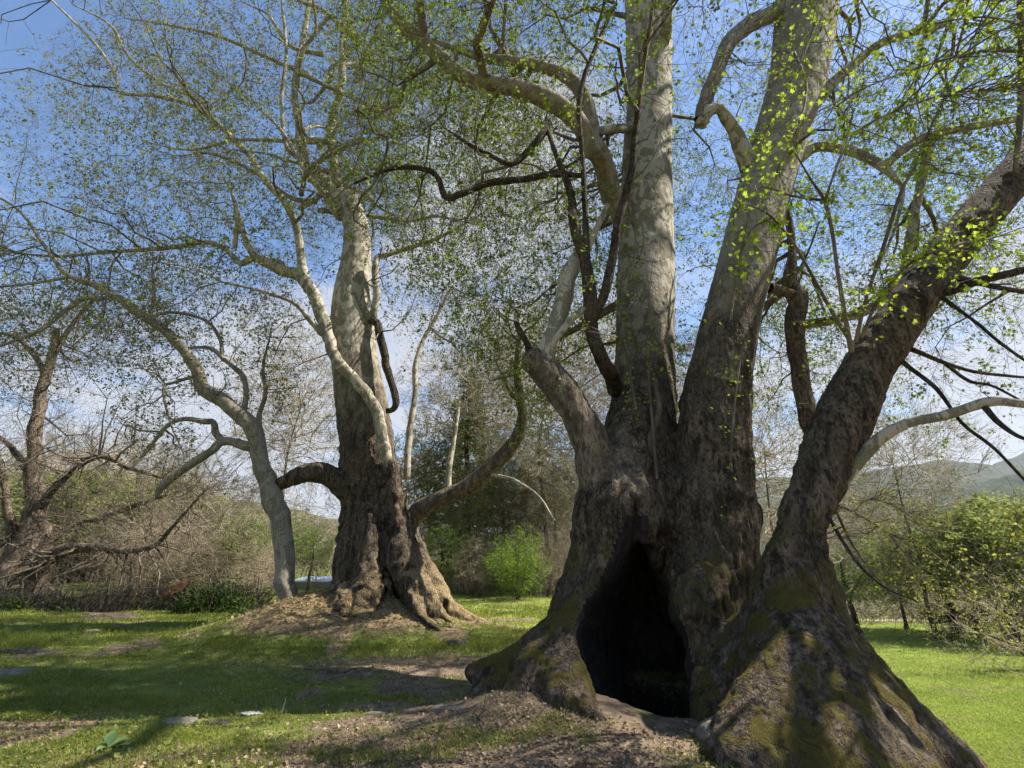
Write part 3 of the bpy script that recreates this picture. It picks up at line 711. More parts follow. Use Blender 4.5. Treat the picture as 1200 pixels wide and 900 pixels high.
L2 = [
 ('bark_limb', [(462, 690, Y2 - .1, 22), (464, 650, Y2 - .3, 22), (463, 610, Y2 - .5, 20), (458, 570, Y2 - .75, 17), (449, 520, Y2 - 1.0, 15), (441, 480, Y2 - 1.1, 14), (425, 455, Y2 - 1.1, 14), (398, 428, Y2 - 1.0, 14), (382, 390, Y2 - .9, 15), (370, 350, Y2 - .9, 15), (352, 325, Y2 - .9, 15), (320, 312, Y2 - 1, 13), (298, 300, Y2 - 1.2, 10), (285, 270, Y2 - 1.3, 7), (276, 240, Y2 - 1.4, 5), (268, 215, Y2 - 1.5, 3)]),
 ('bark_limb', [(362, 340, Y2 - .9, 13), (352, 300, Y2 - 1, 11), (348, 265, Y2 - 1.2, 9), (335, 240, Y2 - 1.4, 9), (315, 215, Y2 - 1.6, 8), (290, 180, Y2 - 1.9, 8), (255, 145, Y2 - 2.2, 7), (220, 122, Y2 - 2.5, 6), (180, 112, Y2 - 2.8, 5), (142, 108, Y2 - 3, 5), (135, 85, Y2 - 3.1, 4), (110, 50, Y2 - 3.3, 4), (60, 0, Y2 - 3.6, 3)]),
 ('bark_limb', [(250, 143, Y2 - 2.2, 5), (235, 118, Y2 - 2.4, 4), (190, 98, Y2 - 2.7, 4), (150, 65, Y2 - 3, 4), (130, 30, Y2 - 3.3, 3), (85, 5, Y2 - 3.6, 2)]),
 ('bark_limb', [(330, 310, Y2 - 1, 10), (300, 302, Y2 - .7, 9), (282, 308, Y2 - .5, 8), (262, 290, Y2 - .3, 7), (240, 284, Y2, 6), (200, 290, Y2 + .3, 6), (120, 296, Y2 + .6, 5), (60, 300, Y2 + 1, 4), (-10, 292, Y2 + 1.3, 3)]),
 ('bark_limb', [(402, 250, Y2, 24), (395, 235, Y2, 24), (380, 215, Y2, 20), (362, 200, Y2 + .2, 14), (352, 160, Y2 + .3, 10), (345, 110, Y2 + .4, 8), (352, 60, Y2 + .5, 7), (365, -10, Y2 + .6, 6)]),
 ('bark_limb', [(405, 240, Y2, 18), (392, 200, Y2, 12), (388, 150, Y2 + .3, 9), (400, 100, Y2 + .5, 9), (402, 40, Y2 + .8, 8), (410, -30, Y2 + 1, 7)]),
 ('bark_limb', [(365, 195, Y2, 8), (350, 185, Y2 - .3, 7), (335, 170, Y2 - .6, 5), (330, 120, Y2 - .9, 5), (335, 60, Y2 - 1.2, 4), (330, 0, Y2 - 1.4, 3)]),
 ('bark_limb', [(422, 360, Y2 - .2, 16), (435, 372, Y2 - .4, 10), (442, 340, Y2 - .5, 9), (440, 305, Y2 - .5, 8), (455, 298, Y2 - .4, 7), (480, 290, Y2 - .2, 6), (510, 280, Y2, 5), (545, 262, Y2 + .3, 3)]),
 ('bark_dark', [(432, 372, Y2 - .3, 12), (444, 385, Y2 - .5, 10), (450, 415, Y2 - .6, 10), (458, 445, Y2 - .7, 9), (464, 470, Y2 - .8, 9), (460, 480, Y2 - .8, 7), (452, 482, Y2 - .8, 6)]),
 ('bark_brown', [(470, 640, Y2 + .2, 24), (487, 603, Y2 - .4, 21), (510, 587, Y2 - .8, 20), (545, 572, Y2 - 1.2, 20), (578, 545, Y2 - 1.6, 18), (603, 518, Y2 - 2, 16), (613, 490, Y2 - 2.2, 12), (611, 468, Y2 - 2.4, 11), (606, 440, Y2 - 2.6, 9), (608, 400, Y2 - 2.8, 6)]),
 ('bark_brown', [(612, 470, Y2 - 2.4, 7), (600, 462, Y2 - 2.2, 6), (590, 440, Y2 - 2, 4), (580, 420, Y2 - 1.9, 2)]),
 ('bark_limb', [(525, 580, Y2 - 1, 9), (527, 545, Y2 - .9, 7), (534, 500, Y2 - .7, 5), (538, 470, Y2 - .6, 3)]),
 ('bark_limb', [(476, 560, Y2 + .3, 8), (478, 520, Y2 + .4, 8), (486, 470, Y2 + .5, 7), (487, 430, Y2 + .6, 6), (495, 400, Y2 + .7, 5), (512, 370, Y2 + .8, 4), (530, 336, Y2 + 1, 3)]),
 ('bark_limb', [(275, 290, Y2 - .6, 6), (278, 262, Y2 - .8, 6), (274, 235, Y2 - 1, 4)]),
 ('bark_limb', [(575, 555, Y2 - 1.6, 4), (600, 562, Y2 - 1.9, 4), (630, 580, Y2 - 2.2, 3), (650, 610, Y2 - 2.4, 2)]),
 ('bark_limb', [(376, 392, Y2 - .9, 8), (350, 360, Y2 - 1.3, 5), (320, 345, Y2 - 1.8, 4), (260, 330, Y2 - 2.3, 3)]),
]
for m_, l_ in L2: limb(T2, SK2, l_, m_)
skel_only(SK2, trunk2[:5])
for kk in range(24):
    a0 = rng.uniform(0, 2 * math.pi)
    st = P(rng.uniform(340, 420), rng.uniform(-20, 260), Y2)
    L = rng.uniform(4, 9); e = rng.uniform(.0, .9)
    d = np.array([math.cos(a0) * math.cos(e), math.sin(a0) * math.cos(e) * .6, math.sin(e)])
    pts = [st + d * L * t + np.array([0, 0, -.4 * t * t * L * .3]) + rng.normal(0, .2, 3) for t in (0, .25, .5, .75, 1)]
    V, q, p, r = limb_mesh((np.array(pts), np.array([.11, .09, .07, .045, .02])), worldpts=True, S=10)
    mk('limb', V, q, None, M['bark_limb' if kk % 3 == 0 else 'bark_slender'], T2); SK2.append(np.hstack([p, r[:, None]]))

# ================================================================== the slender leaning plane tree
T3 = thing('slender_plane_tree', 'slender crooked plane tree leaning left beside the mound', 'tree', (-6.6, 16.2, .6))
Y3 = 16.0
SK3 = []
limb(T3, SK3, [(337, 735, Y3, 30), (338, 705, Y3, 26), (336, 660, Y3, 24), (328, 610, Y3, 25), (318, 582, Y3, 27), (306, 545, Y3, 22), (296, 505, Y3, 21), (272, 478, Y3 - .1, 20), (242, 455, Y3 - .2, 18), (228, 425, Y3 - .3, 15), (200, 395, Y3 - .4, 13), (168, 370, Y3 - .5, 12), (135, 347, Y3 - .6, 10), (105, 332, Y3 - .7, 9), (80, 322, Y3 - .8, 7), (60, 300, Y3 - .9, 6), (20, 245, Y3 - 1.1, 4), (-40, 215, Y3 - 1.3, 2)], 'bark_slender', 'trunk', S=20)
for l_ in ([(302, 525, Y3, 15), (280, 520, Y3 - .1, 12), (262, 517, Y3 - .1, 11), (248, 528, Y3 - .2, 11), (215, 550, Y3 - .3, 11), (192, 568, Y3 - .4, 11), (182, 582, Y3 - .4, 8)],
           [(262, 519, Y3 - .1, 10), (252, 508, Y3 - .2, 9), (250, 495, Y3 - .2, 8), (238, 494, Y3 - .3, 8), (215, 491, Y3 - .4, 6), (195, 500, Y3 - .4, 6), (175, 525, Y3 - .5, 5), (152, 552, Y3 - .6, 3)],
           [(283, 488, Y3, 10), (288, 465, Y3 + .1, 7), (283, 440, Y3 + .2, 7), (262, 420, Y3 + .3, 6), (245, 408, Y3 + .4, 5), (215, 408, Y3 + .5, 3)],
           [(262, 422, Y3 + .3, 5), (256, 395, Y3 + .4, 5), (240, 375, Y3 + .5, 4), (205, 366, Y3 + .6, 4), (180, 370, Y3 + .7, 3)],
           [(120, 350, Y3 - .6, 9), (98, 350, Y3 - .8, 8), (75, 365, Y3 - 1, 7), (50, 385, Y3 - 1.2, 6), (10, 402, Y3 - 1.5, 4), (-30, 415, Y3 - 1.8, 3)],
           [(80, 325, Y3 - .8, 5), (40, 332, Y3 - .9, 4), (0, 336, Y3 - 1, 4), (-40, 340, Y3 - 1, 3)],
           [(176, 376, Y3 - .5, 6), (180, 345, Y3 - .6, 5), (178, 315, Y3 - .7, 4)],
           [(232, 440, Y3 - .3, 6), (205, 448, Y3 - .5, 4), (192, 455, Y3 - .6, 4), (198, 490, Y3 - .7, 3), (215, 530, Y3 - .8, 2)],
           [(308, 525, Y3, 10), (303, 490, Y3 + .2, 7), (312, 460, Y3 + .4, 5), (308, 430, Y3 + .6, 4), (318, 390, Y3 + .8, 2)],
           [(242, 455, Y3 - .2, 8), (262, 470, Y3, 10), (278, 480, Y3, 12)],
           ):
    limb(T3, SK3, l_, 'bark_slender', S=10)

# ------------------------------------------------------------------ growth of branches, twigs and leaves
def grow(nodes, pts, rscale, rtip, K=5, bend=.16, droop=.12, dmax=4.0, shift=.25, rcap=.55, rr=rng):
    kd = KDTree(len(nodes))
    for i, nd in enumerate(nodes): kd.insert(nd[:3], i)
    kd.balance()
    cen = nodes[:, :3].mean(0)
    paths = []; rads = []
    for p in pts:
        c, i, d = kd.find(p)
        if d > dmax: continue
        dirn = np.array(p) - cen; dirn /= np.linalg.norm(dirn) + 1e-9
        c, i, _ = kd.find(p - dirn * d * shift)
        a = nodes[i, :3]; v = p - a; L = np.linalg.norm(v)
        if L < .06: continue
        r0 = min(nodes[i, 3] * rcap, rscale * L)
        perp = np.cross(v, rr.normal(0, 1, 3)); perp /= np.linalg.norm(perp) + 1e-9
        t = np.linspace(0, 1, K)[:, None]
        amp = rr.normal(0, bend) * L
        w = rr.normal(0, .035 * L, (K, 3)); w[0] = 0
        path = a + v * t + perp * amp * np.sin(t * math.pi) + np.array([0, 0, 1]) * droop * L * (np.sin(t * math.pi * .5) - t ** 1.0) * 2 + w
        paths.append(path); rads.append(r0 + (max(min(rtip, r0), .0015) - r0) * t[:, 0] ** .8)
    if not paths: return np.zeros((0, K, 3)), np.zeros((0, K))
    return np.array(paths), np.array(rads)
def asnodes(paths, rads): return np.concatenate([paths[:, 1:].reshape(-1, 3), rads[:, 1:].reshape(-1, 1)], 1)

LEAF5 = np.array([[0, 0], [.28, -.06], [.5, .1], [.34, .3], [.62, .62], [.26, .58], [0, 1.0], [-.26, .58], [-.62, .62], [-.34, .3], [-.5, .1], [-.28, -.06]])
def leaves(cent, size, shape='diamond', droop=.5, rr=rng, flat=.6):
    n = len(cent)
    sz = size * rr.uniform(.55, 1.35, n)
    # stalk direction: outwards and hanging
    d = rr.normal(0, 1, (n, 3)); d[:, 2] -= droop; d /= np.linalg.norm(d, axis=1, keepdims=True)
    up = rr.normal(0, 1, (n, 3)) * (1 - flat); up[:, 2] += flat
    s_ = np.cross(d, up); s_ /= np.linalg.norm(s_, axis=1, keepdims=True) + 1e-9
    nn = np.cross(s_, d)
    if shape == 'diamond':
        P2 = np.array([[0, 0], [.42, .45], [0, 1.], [-.42, .45]]); fold = np.array([0, .12, 0, .12])
        V = cent[:, None] + (s_[:, None] * P2[None, :, :1] + d[:, None] * P2[None, :, 1:2] + nn[:, None] * fold[None, :, None]) * sz[:, None, None]
        return V.reshape(-1, 3), np.arange(n * 4).reshape(n, 4), None
    if shape == 'lobed':
        m = len(LEAF5); fold = np.abs(LEAF5[:, 0]) * .25
        ctr = cent[:, None] + d[:, None] * .35 * sz[:, None, None]
        V = cent[:, None] + (s_[:, None] * LEAF5[None, :, :1] + d[:, None] * LEAF5[None, :, 1:2] + nn[:, None] * fold[None, :, None]) * sz[:, None, None]
        V = np.concatenate([V, ctr], 1); b = np.arange(n)[:, None, None] * (m + 1)
        tri = np.stack([np.arange(m), (np.arange(m) + 1) % m, np.full(m, m)], -1)[None] + b
        return V.reshape(-1, 3), None, tri.reshape(-1, 3)
def along(paths, per, t0=.25, jit=.03, rr=rng):
    N, K, _ = paths.shape
    n = rr.poisson(per, N); idx = np.repeat(np.arange(N), n)
    t = rr.uniform(t0, 1, len(idx)) * (K - 1); i = np.minimum(t.astype(int), K - 2); f = (t - i)[:, None]
    return paths[idx, i] * (1 - f) + paths[idx, i + 1] * f + rr.normal(0, jit, (len(idx), 3)), idx

def tufts(paths, per, wgt, spread, rr):
    k = rr.random(len(paths)) < np.clip(.42 * wgt, 0, .9); tp = paths[k]
    n = rr.poisson(per * 2.3, len(tp)); idx = np.repeat(np.arange(len(tp)), n); K = paths.shape[1]
    t = (1 - np.abs(rr.normal(0, .16, len(idx))).clip(0, .9)) * (K - 1); i = np.minimum(t.astype(int), K - 2); f = (t - i)[:, None]
    return tp[idx, i] * (1 - f) + tp[idx, i + 1] * f + rr.normal(0, spread, (len(idx), 3))
def topx(p):
    """back to photograph pixels (used only to choose how bushy each region of a crown is)"""
    q_ = p - np.array([0, 0, CAMZ]); z = q_[:, 1] * CP + q_[:, 2] * SP; y = -q_[:, 1] * SP + q_[:, 2] * CP
    z = np.where(z < .1, .1, z)
    return 600 + FPX * q_[:, 0] / z, 450 - FPX * y / z, z

def crown(root, sk, regions, levels, leafspec, twigmat, leafmats, seed, name='crown', tscale=1.0):
    """regions: function(n)->points; levels: list of dicts"""
    rr = np.random.default_rng(seed)
    nodes = np.concatenate(sk); mb = MB(); last = []
    for lv in levels:
        pts = regions(lv['n'], rr)
        pa, ra = grow(nodes, pts, lv['rs'], lv['rt'], lv.get('K', 5), lv.get('bend', .16), lv.get('droop', .12), lv.get('dmax', 3.5), lv.get('shift', .25), lv.get('rcap', .55), rr)
        if not len(pa): continue
        V, q = tubes(pa, ra * tscale, lv.get('S', 4)); mb.add(V, q)
        nodes = np.concatenate([nodes, asnodes(pa, ra)]); last.append(pa)
    o = mb.build(name, M[twigmat], root)
    for mat, per, size, shape, lvl, nm in leafspec:
        tips = last[lvl]; wgt = (sstep(.35, .65, vnoise(tips[:, -1] * 1.3 + seed)) * 1.5 + .25) * (rr.random(len(tips)) ** 1.2 * 2)
        c = tufts(tips, per, wgt, size * .7, rr)
        V, q, t = leaves(c, size, shape, rr=rr)
        mk(nm, V, q, t, M[mat], o, smooth=False)
    return o, last

#==FOLIAGE==
CROWNS = True
def sampler(dens, lo, hi):
    lo = np.array(lo, float); hi = np.array(hi, float)
    def f(n, rr):
        out = []; tot = 0
        while tot < n:
            p = lo + (hi - lo) * rr.random((n * 2, 3)); k = rr.random(len(p)) < dens(p); p = p[k]; out.append(p); tot += len(p)
        return np.concatenate(out)[:n]
    return f
def lit(p, k=1.0):
    'thins the crown where it would shade the places the photograph shows in sunlight'
    tl = math.tan(SUN_EL); sx, sy = math.sin(SUN_AZ), math.cos(SUN_AZ)
    a = (p[:, 2] - .4) / tl; X, Y = p[:, 0] - a * sx, p[:, 1] - a * sy
    d = np.ones(len(p))
    for (x0, x1, y0, y1, f) in ((1.2, 6.0, 4.8, 7.0, .04), (-8, -1.2, 5.3, 9.0, .13), (4.5, 30, 8, 60, .5), (-1, 1.3, 5.8, 8.0, .5), (-9, -1, 14.5, 16.5, .4)):
        d = np.where((X > x0) & (X < x1) & (Y > y0) & (Y < y1), np.minimum(d, f), d)
    a = (p[:, 0] - 2.5) / sx; Y = p[:, 1] - a * sy; Z = p[:, 2] - a * tl
    d = np.where((a > .3) & (Y > 9.3) & (Y < 11.4) & (Z > 4) & (Z < 17), np.minimum(d, .05), d)
    a = (p[:, 0] - 4.0) / sx; Y = p[:, 1] - a * sy; Z = p[:, 2] - a * tl
    d = np.where((a > .3) & (Y > 8.0) & (Y < 9.4) & (Z > 4) & (Z < 15), np.minimum(d, .2), d)
    a = (p[:, 0] + 4.3) / sx; Y = p[:, 1] - a * sy; Z = p[:, 2] - a * tl
    d = np.where((a > .5) & (Y > 15.6) & (Y < 18) & (Z > 1) & (Z < 18), np.minimum(d, .2), d)
    return d
def dens1(p):
    px, py, z = topx(p)
    n = sstep(.36, .62, vnoise(p * .42 + 9)) * .8 + .2
    d = n * sstep(3.4, 5.0, np.linalg.norm(p - [0, 0, CAMZ], axis=1))
    infr = (px > -60) & (px < 1260) & (py > -60)
    # bottom edge of the crown across the picture
    bot = np.interp(px, [380, 480, 560, 640, 700, 800, 880, 960, 1040, 1120, 1200, 1300], [260, 360, 520, 580, 470, 520, 540, 560, 600, 600, 560, 500])
    d = d * np.where(infr, sstep(bot + 25, bot - 130, py), 1)
    d = d * np.where(infr, np.interp(px, [300, 400, 560, 700, 800, 950, 1200], [0., .55, 1, 1, .9, 1, 1]), 1)
    d = d * sstep(4.2, 5.2, p[:, 2] + np.where(px > 980, 2.2, 0)) * (1 - .6 * sstep(13, 19, p[:, 2]))
    # little in front of the stems themselves
    front = (px > 700) & (px < 960) & (p[:, 1] < 8.6) & infr & (py > 120)
    d = np.where(front, d * .10, d)
    d = np.where((px < 380) & (p[:, 1] < 13), 0, d)
    # open sky between the stems and to the sun's side
    return d * np.exp(-((p[:, 1] - 10) / 6.5) ** 2) * lit(p)
def dens2(p):
    px, py, z = topx(p)
    n = sstep(.36, .6, vnoise(p * .36 + 4)) * .93 + .07
    infr = (px > -60) & (px < 1260) & (py > -60)
    bot = np.interp(px, [-60, 0, 100, 200, 300, 400, 500, 600, 700], [500, 480, 460, 430, 440, 330, 440, 480, 420])
    d = n * np.where(infr, sstep(bot + 30, bot - 120, py), 1)
    d = d * np.where(infr, np.interp(px, [-60, 30, 90, 200, 480, 640, 760], [.3, .45, .85, 1., .9, .75, .1]), .6)
    d = d * np.where(infr & (px < 130), sstep(0, 170, py + (px - 60) * .8), 1)
    d = d * np.where((px > 390) & (px < 450) & (py > 240) & (p[:, 1] < 16.5), .15, 1)
    return d * (1 - sstep(24, 30, p[:, 2])) * np.exp(-((p[:, 1] - 17) / 6.0) ** 2) * lit(p)
def dens3(p):
    px, py, z = topx(p)
    n = sstep(.35, .6, vnoise(p * .5 + 2)) * .9 + .1
    bot = np.interp(px, [-60, 0, 100, 200, 260, 330, 380], [480, 470, 470, 620, 600, 560, 480])
    top = np.interp(px, [-60, 0, 100, 200, 300, 380], [180, 200, 260, 330, 360, 380])
    return n * sstep(bot + 20, bot - 90, py) * sstep(top - 60, top + 40, py) * np.interp(px, [-60, 0, 330, 400], [.6, 1, 1, 0])
if CROWNS:
    c1, last1 = crown(T1, SK1, sampler(dens1, (-5, 2.2, 4), (13.5, 16, 20)),
      [dict(n=150, rs=.022, rt=.012, K=7, dmax=5, S=6, bend=.13), dict(n=1300, rs=.014, rt=.004, K=6, dmax=2.5, S=4, bend=.18, droop=-.05),
       dict(n=17000, rs=.009, rt=.002, K=5, dmax=1.6, S=3, bend=.2, droop=-.18), dict(n=74000, rs=.007, rt=.0015, K=4, dmax=.8, S=3, bend=.2, droop=-.2)],
      [('leaf', 2.9, .056, 'diamond', 3, 'leaves'), ('leaf', 1.5, .05, 'diamond', 2, 'leaves')], 'twig', None, 21, tscale=1.3)
    c2, last2 = crown(T2, SK2, sampler(dens2, (-26, 10, 5), (3.5, 24, 30)),
      [dict(n=220, rs=.02, rt=.012, K=7, dmax=7, S=6, bend=.13), dict(n=1800, rs=.012, rt=.004, K=6, dmax=3.5, S=4, bend=.18, droop=-.05),
       dict(n=15000, rs=.011, rt=.0045, K=5, dmax=2., S=3, bend=.2, droop=-.18), dict(n=60000, rs=.009, rt=.0036, K=4, dmax=1.1, S=3, bend=.2, droop=-.2)],
      [('leaf_far', 2.5, .072, 'diamond', 3, 'leaves'), ('leaf', 1.6, .08, 'diamond', 2, 'leaves')], 'twig_left', None, 22)
    c3, last3 = crown(T3, SK3, sampler(dens3, (-20, 13.5, 3), (-3, 18.5, 13)),
      [dict(n=50, rs=.016, rt=.008, K=6, dmax=4, S=5, bend=.15), dict(n=500, rs=.012, rt=.004, K=5, dmax=2.5, S=4, bend=.2),
       dict(n=7000, rs=.008, rt=.0025, K=5, dmax=1.4, S=3, bend=.2, droop=-.15)],
      [('leaf_far', 2.6, .07, 'diamond', 2, 'leaves')], 'twig_left', None, 23)

# ------------------------------------------------------------------ placing things on the ground the photograph shows
def G(px, py, ymax=90):
    d = ray(px, py); t = np.linspace(3, ymax, 1500) / d[1]
    pts = np.array([0, 0, CAMZ]) + d * t[:, None]
    below = pts[:, 2] < hgt(pts[:, 0], pts[:, 1])
    return pts[np.argmax(below)] if below.any() else pts[-1]
def gz(x, y): return float(hgt(np.array([x]), np.array([y]))[0])

def trim_to_ground(p): return p

# ------------------------------------------------------------------ background trees
def ellip(c, r, n, rr, shell=.35, hang=0.0):
    v = rr.normal(0, 1, (n, 3)); v /= np.linalg.norm(v, axis=1, keepdims=True)
    u = rr.random(n) ** (shell)
    nz = 1 + .55 * (vnoise(v * 2.2 + rr.random() * 50) - .5) * 2
    p = np.array(c) + v * u[:, None] * nz[:, None] * np.array(r)
    p[:, 2] -= hang * np.linalg.norm(p[:, :2] - np.array(c)[:2], axis=1) ** 1.5
    return p
PROTO = {}
def bgtree(key, H, R, seed, trunk_r, n1, n2, n3, leaf, leafn, lsize, bark_, twig, hang=0, lean=0, multi=1, crown_lo=.3, droop=-.1, conical=False, tw=1.0):
    rr = np.random.default_rng(seed)
    root = bpy.data.objects.new(key[0], None); COL.objects.link(root); root['_off'] = 1
    sk = []; tb = MB()
    for m in range(multi):
        a = rr.uniform(0, 6.28); sp = 0 if multi == 1 else .3
        pts = np.array([[math.cos(a) * sp * t * H * .9 + lean * t * H + rr.normal(0, .02 * H) * t, math.sin(a) * sp * t * H * .9 + rr.normal(0, .02 * H) * t, t * H * (.93 if conical else .68) - .25 * (t == 0)] for t in (0, .15, .4, .7, 1)])
        r_ = trunk_r / math.sqrt(multi) * np.array([1.35, 1, .8, .55, .3])
        V, q, p, r = limb_mesh((pts, r_), worldpts=True, S=8, seed=seed); tb.add(V, q); sk.append(np.hstack([p, r[:, None]]))
    tb.build('trunk', M[bark_], root)
    nodes = np.concatenate(sk); nodes = nodes[nodes[:, 2] > H * crown_lo * .6]
    mb = MB(); last = None
    cc = (lean * H * .8, 0, H * (crown_lo + (1 - crown_lo) / 2)); rad = (R, R, H * (1 - crown_lo) / 2)
    for k, n in enumerate((n1, n2, n3)):
        if not n: continue
        if conical:
            t = rr.random(n) ** 1.3; a = rr.uniform(0, 6.28, n); q_ = rr.random(n) ** .5
            w = R * (1 - t) ** .8 * q_ * (1 + .35 * np.sin(t * 37 + a * 2))
            pts = np.stack([w * np.cos(a), w * np.sin(a), H * (crown_lo + (1 - crown_lo) * t) - .12 * w], -1)
        else:
            pts = ellip(cc, rad, n, rr, hang=hang)
            pts = pts[rr.random(len(pts)) < .35 + .65 * sstep(.35, .6, vnoise(pts / R * 2.2 + seed))]
            pts = pts[pts[:, 2] > .15]
        pa, ra = grow(nodes, pts, (.022, .014, .012)[k], (.014, .009, .0075)[k] * (H / 8), (6, 5, 4)[k], .16, droop, 9, .25, .55, rr)
        V, q = tubes(pa, ra, (5, 3, 3)[k]); mb.add(V, q); nodes = np.concatenate([nodes, asnodes(pa, ra)]); last = pa
    cr_ = mb.build('crown', M[twig], root)
    if leaf:
        c, _ = along(last, leafn, .1, .10, rr)
        V, q, t = leaves(c, lsize, 'diamond', rr=rr); mk('leaves', V, q, t, M[leaf], cr_, smooth=False)
    PROTO[key] = root
    return root
def copy_tree(o, parent=None):
    c = o.copy(); COL.objects.link(c)
    if parent is not None: c.parent = parent
    for ch in o.children: copy_tree(ch, c)
    return c
used = set()
def put(key, px, Y, h, label, cat, group=None, rot=None, Z=None, wide=1.0):
    """h = height in metres"""
    src = PROTO[key]
    x = P(px, 600, Y)[0]
    o = src if key not in used else copy_tree(src); used.add(key)
    o.location = (x, Y, (gz(x, Y) if Z is None else Z)); sc_ = h / key[1]
    o.scale = (sc_ * wide, sc_ * wide, sc_); o.rotation_euler = (0, 0, rng.uniform(0, 6.28) if rot is None else rot)
    tag(o, label, cat, group); return o
bgtree(('bare_tree', 9), 9, 3.6, 1, .16, 60, 700, 7000, 'leaf_bud', .6, .09, 'bark_brown', 'twig_bare', hang=.02)
bgtree(('bare_tree', 9.5), 9.5, 3.3, 2, .14, 60, 700, 7000, 'leaf_willow', .5, .10, 'bark_brown', 'twig_bare', multi=2)
bgtree(('willow_tree', 7), 7, 3.4, 3, .22, 40, 420, 3000, 'leaf_willow', 9, .13, 'bark_dark', 'twig_bare', hang=.04, crown_lo=.26, droop=-.25)
bgtree(('green_tree', 6), 6, 2.6, 4, .14, 30, 300, 2200, 'leaf_lime', 3.0, .11, 'bark_dark', 'twig', crown_lo=.25)
bgtree(('evergreen_tree', 13), 13, 3.6, 5, .2, 120, 800, 3200, 'leaf_mid', 3.2, .14, 'bark_dark', 'twig', crown_lo=.08, conical=True, droop=-.15)
bgtree(('lime_shrub', 3), 3, 1.5, 6, .05, 30, 250, 1600, 'leaf_lime', 6, .07, 'bark_dark', 'twig', multi=5, crown_lo=.02)
bgtree(('dark_shrub', 3.2), 3.2, 1.7, 7, .06, 30, 250, 1600, 'ivy', 6, .08, 'bark_dark', 'twig', multi=4, crown_lo=.03, hang=.08)
bgtree(('bare_shrub', 3.4), 3.4, 1.9, 8, .05, 60, 600, 5000, 'leaf_bud', .4, .06, 'bark_brown', 'twig_bare', multi=6, crown_lo=.02)
bgtree(('tall_bare_tree', 16), 16, 4.6, 12, .12, 90, 1200, 12000, 'leaf_far', 1.0, .08, 'bark_brown', 'twig_bare', crown_lo=.28, droop=-.15)
bgtree(('leafy_tree', 11), 11, 2.8, 9, .15, 50, 500, 3500, 'leaf_far', 4, .11, 'bark_brown', 'twig', crown_lo=.15)
BT = ('bare_tree', 9); BT2 = ('bare_tree', 9.5); WT = ('willow_tree', 7); GT = ('green_tree', 6); ET = ('evergreen_tree', 13); LS = ('lime_shrub', 3); DS = ('dark_shrub', 3.2); BS = ('bare_shrub', 3.4); LT = ('leafy_tree', 11); BTL = ('tall_bare_tree', 16)
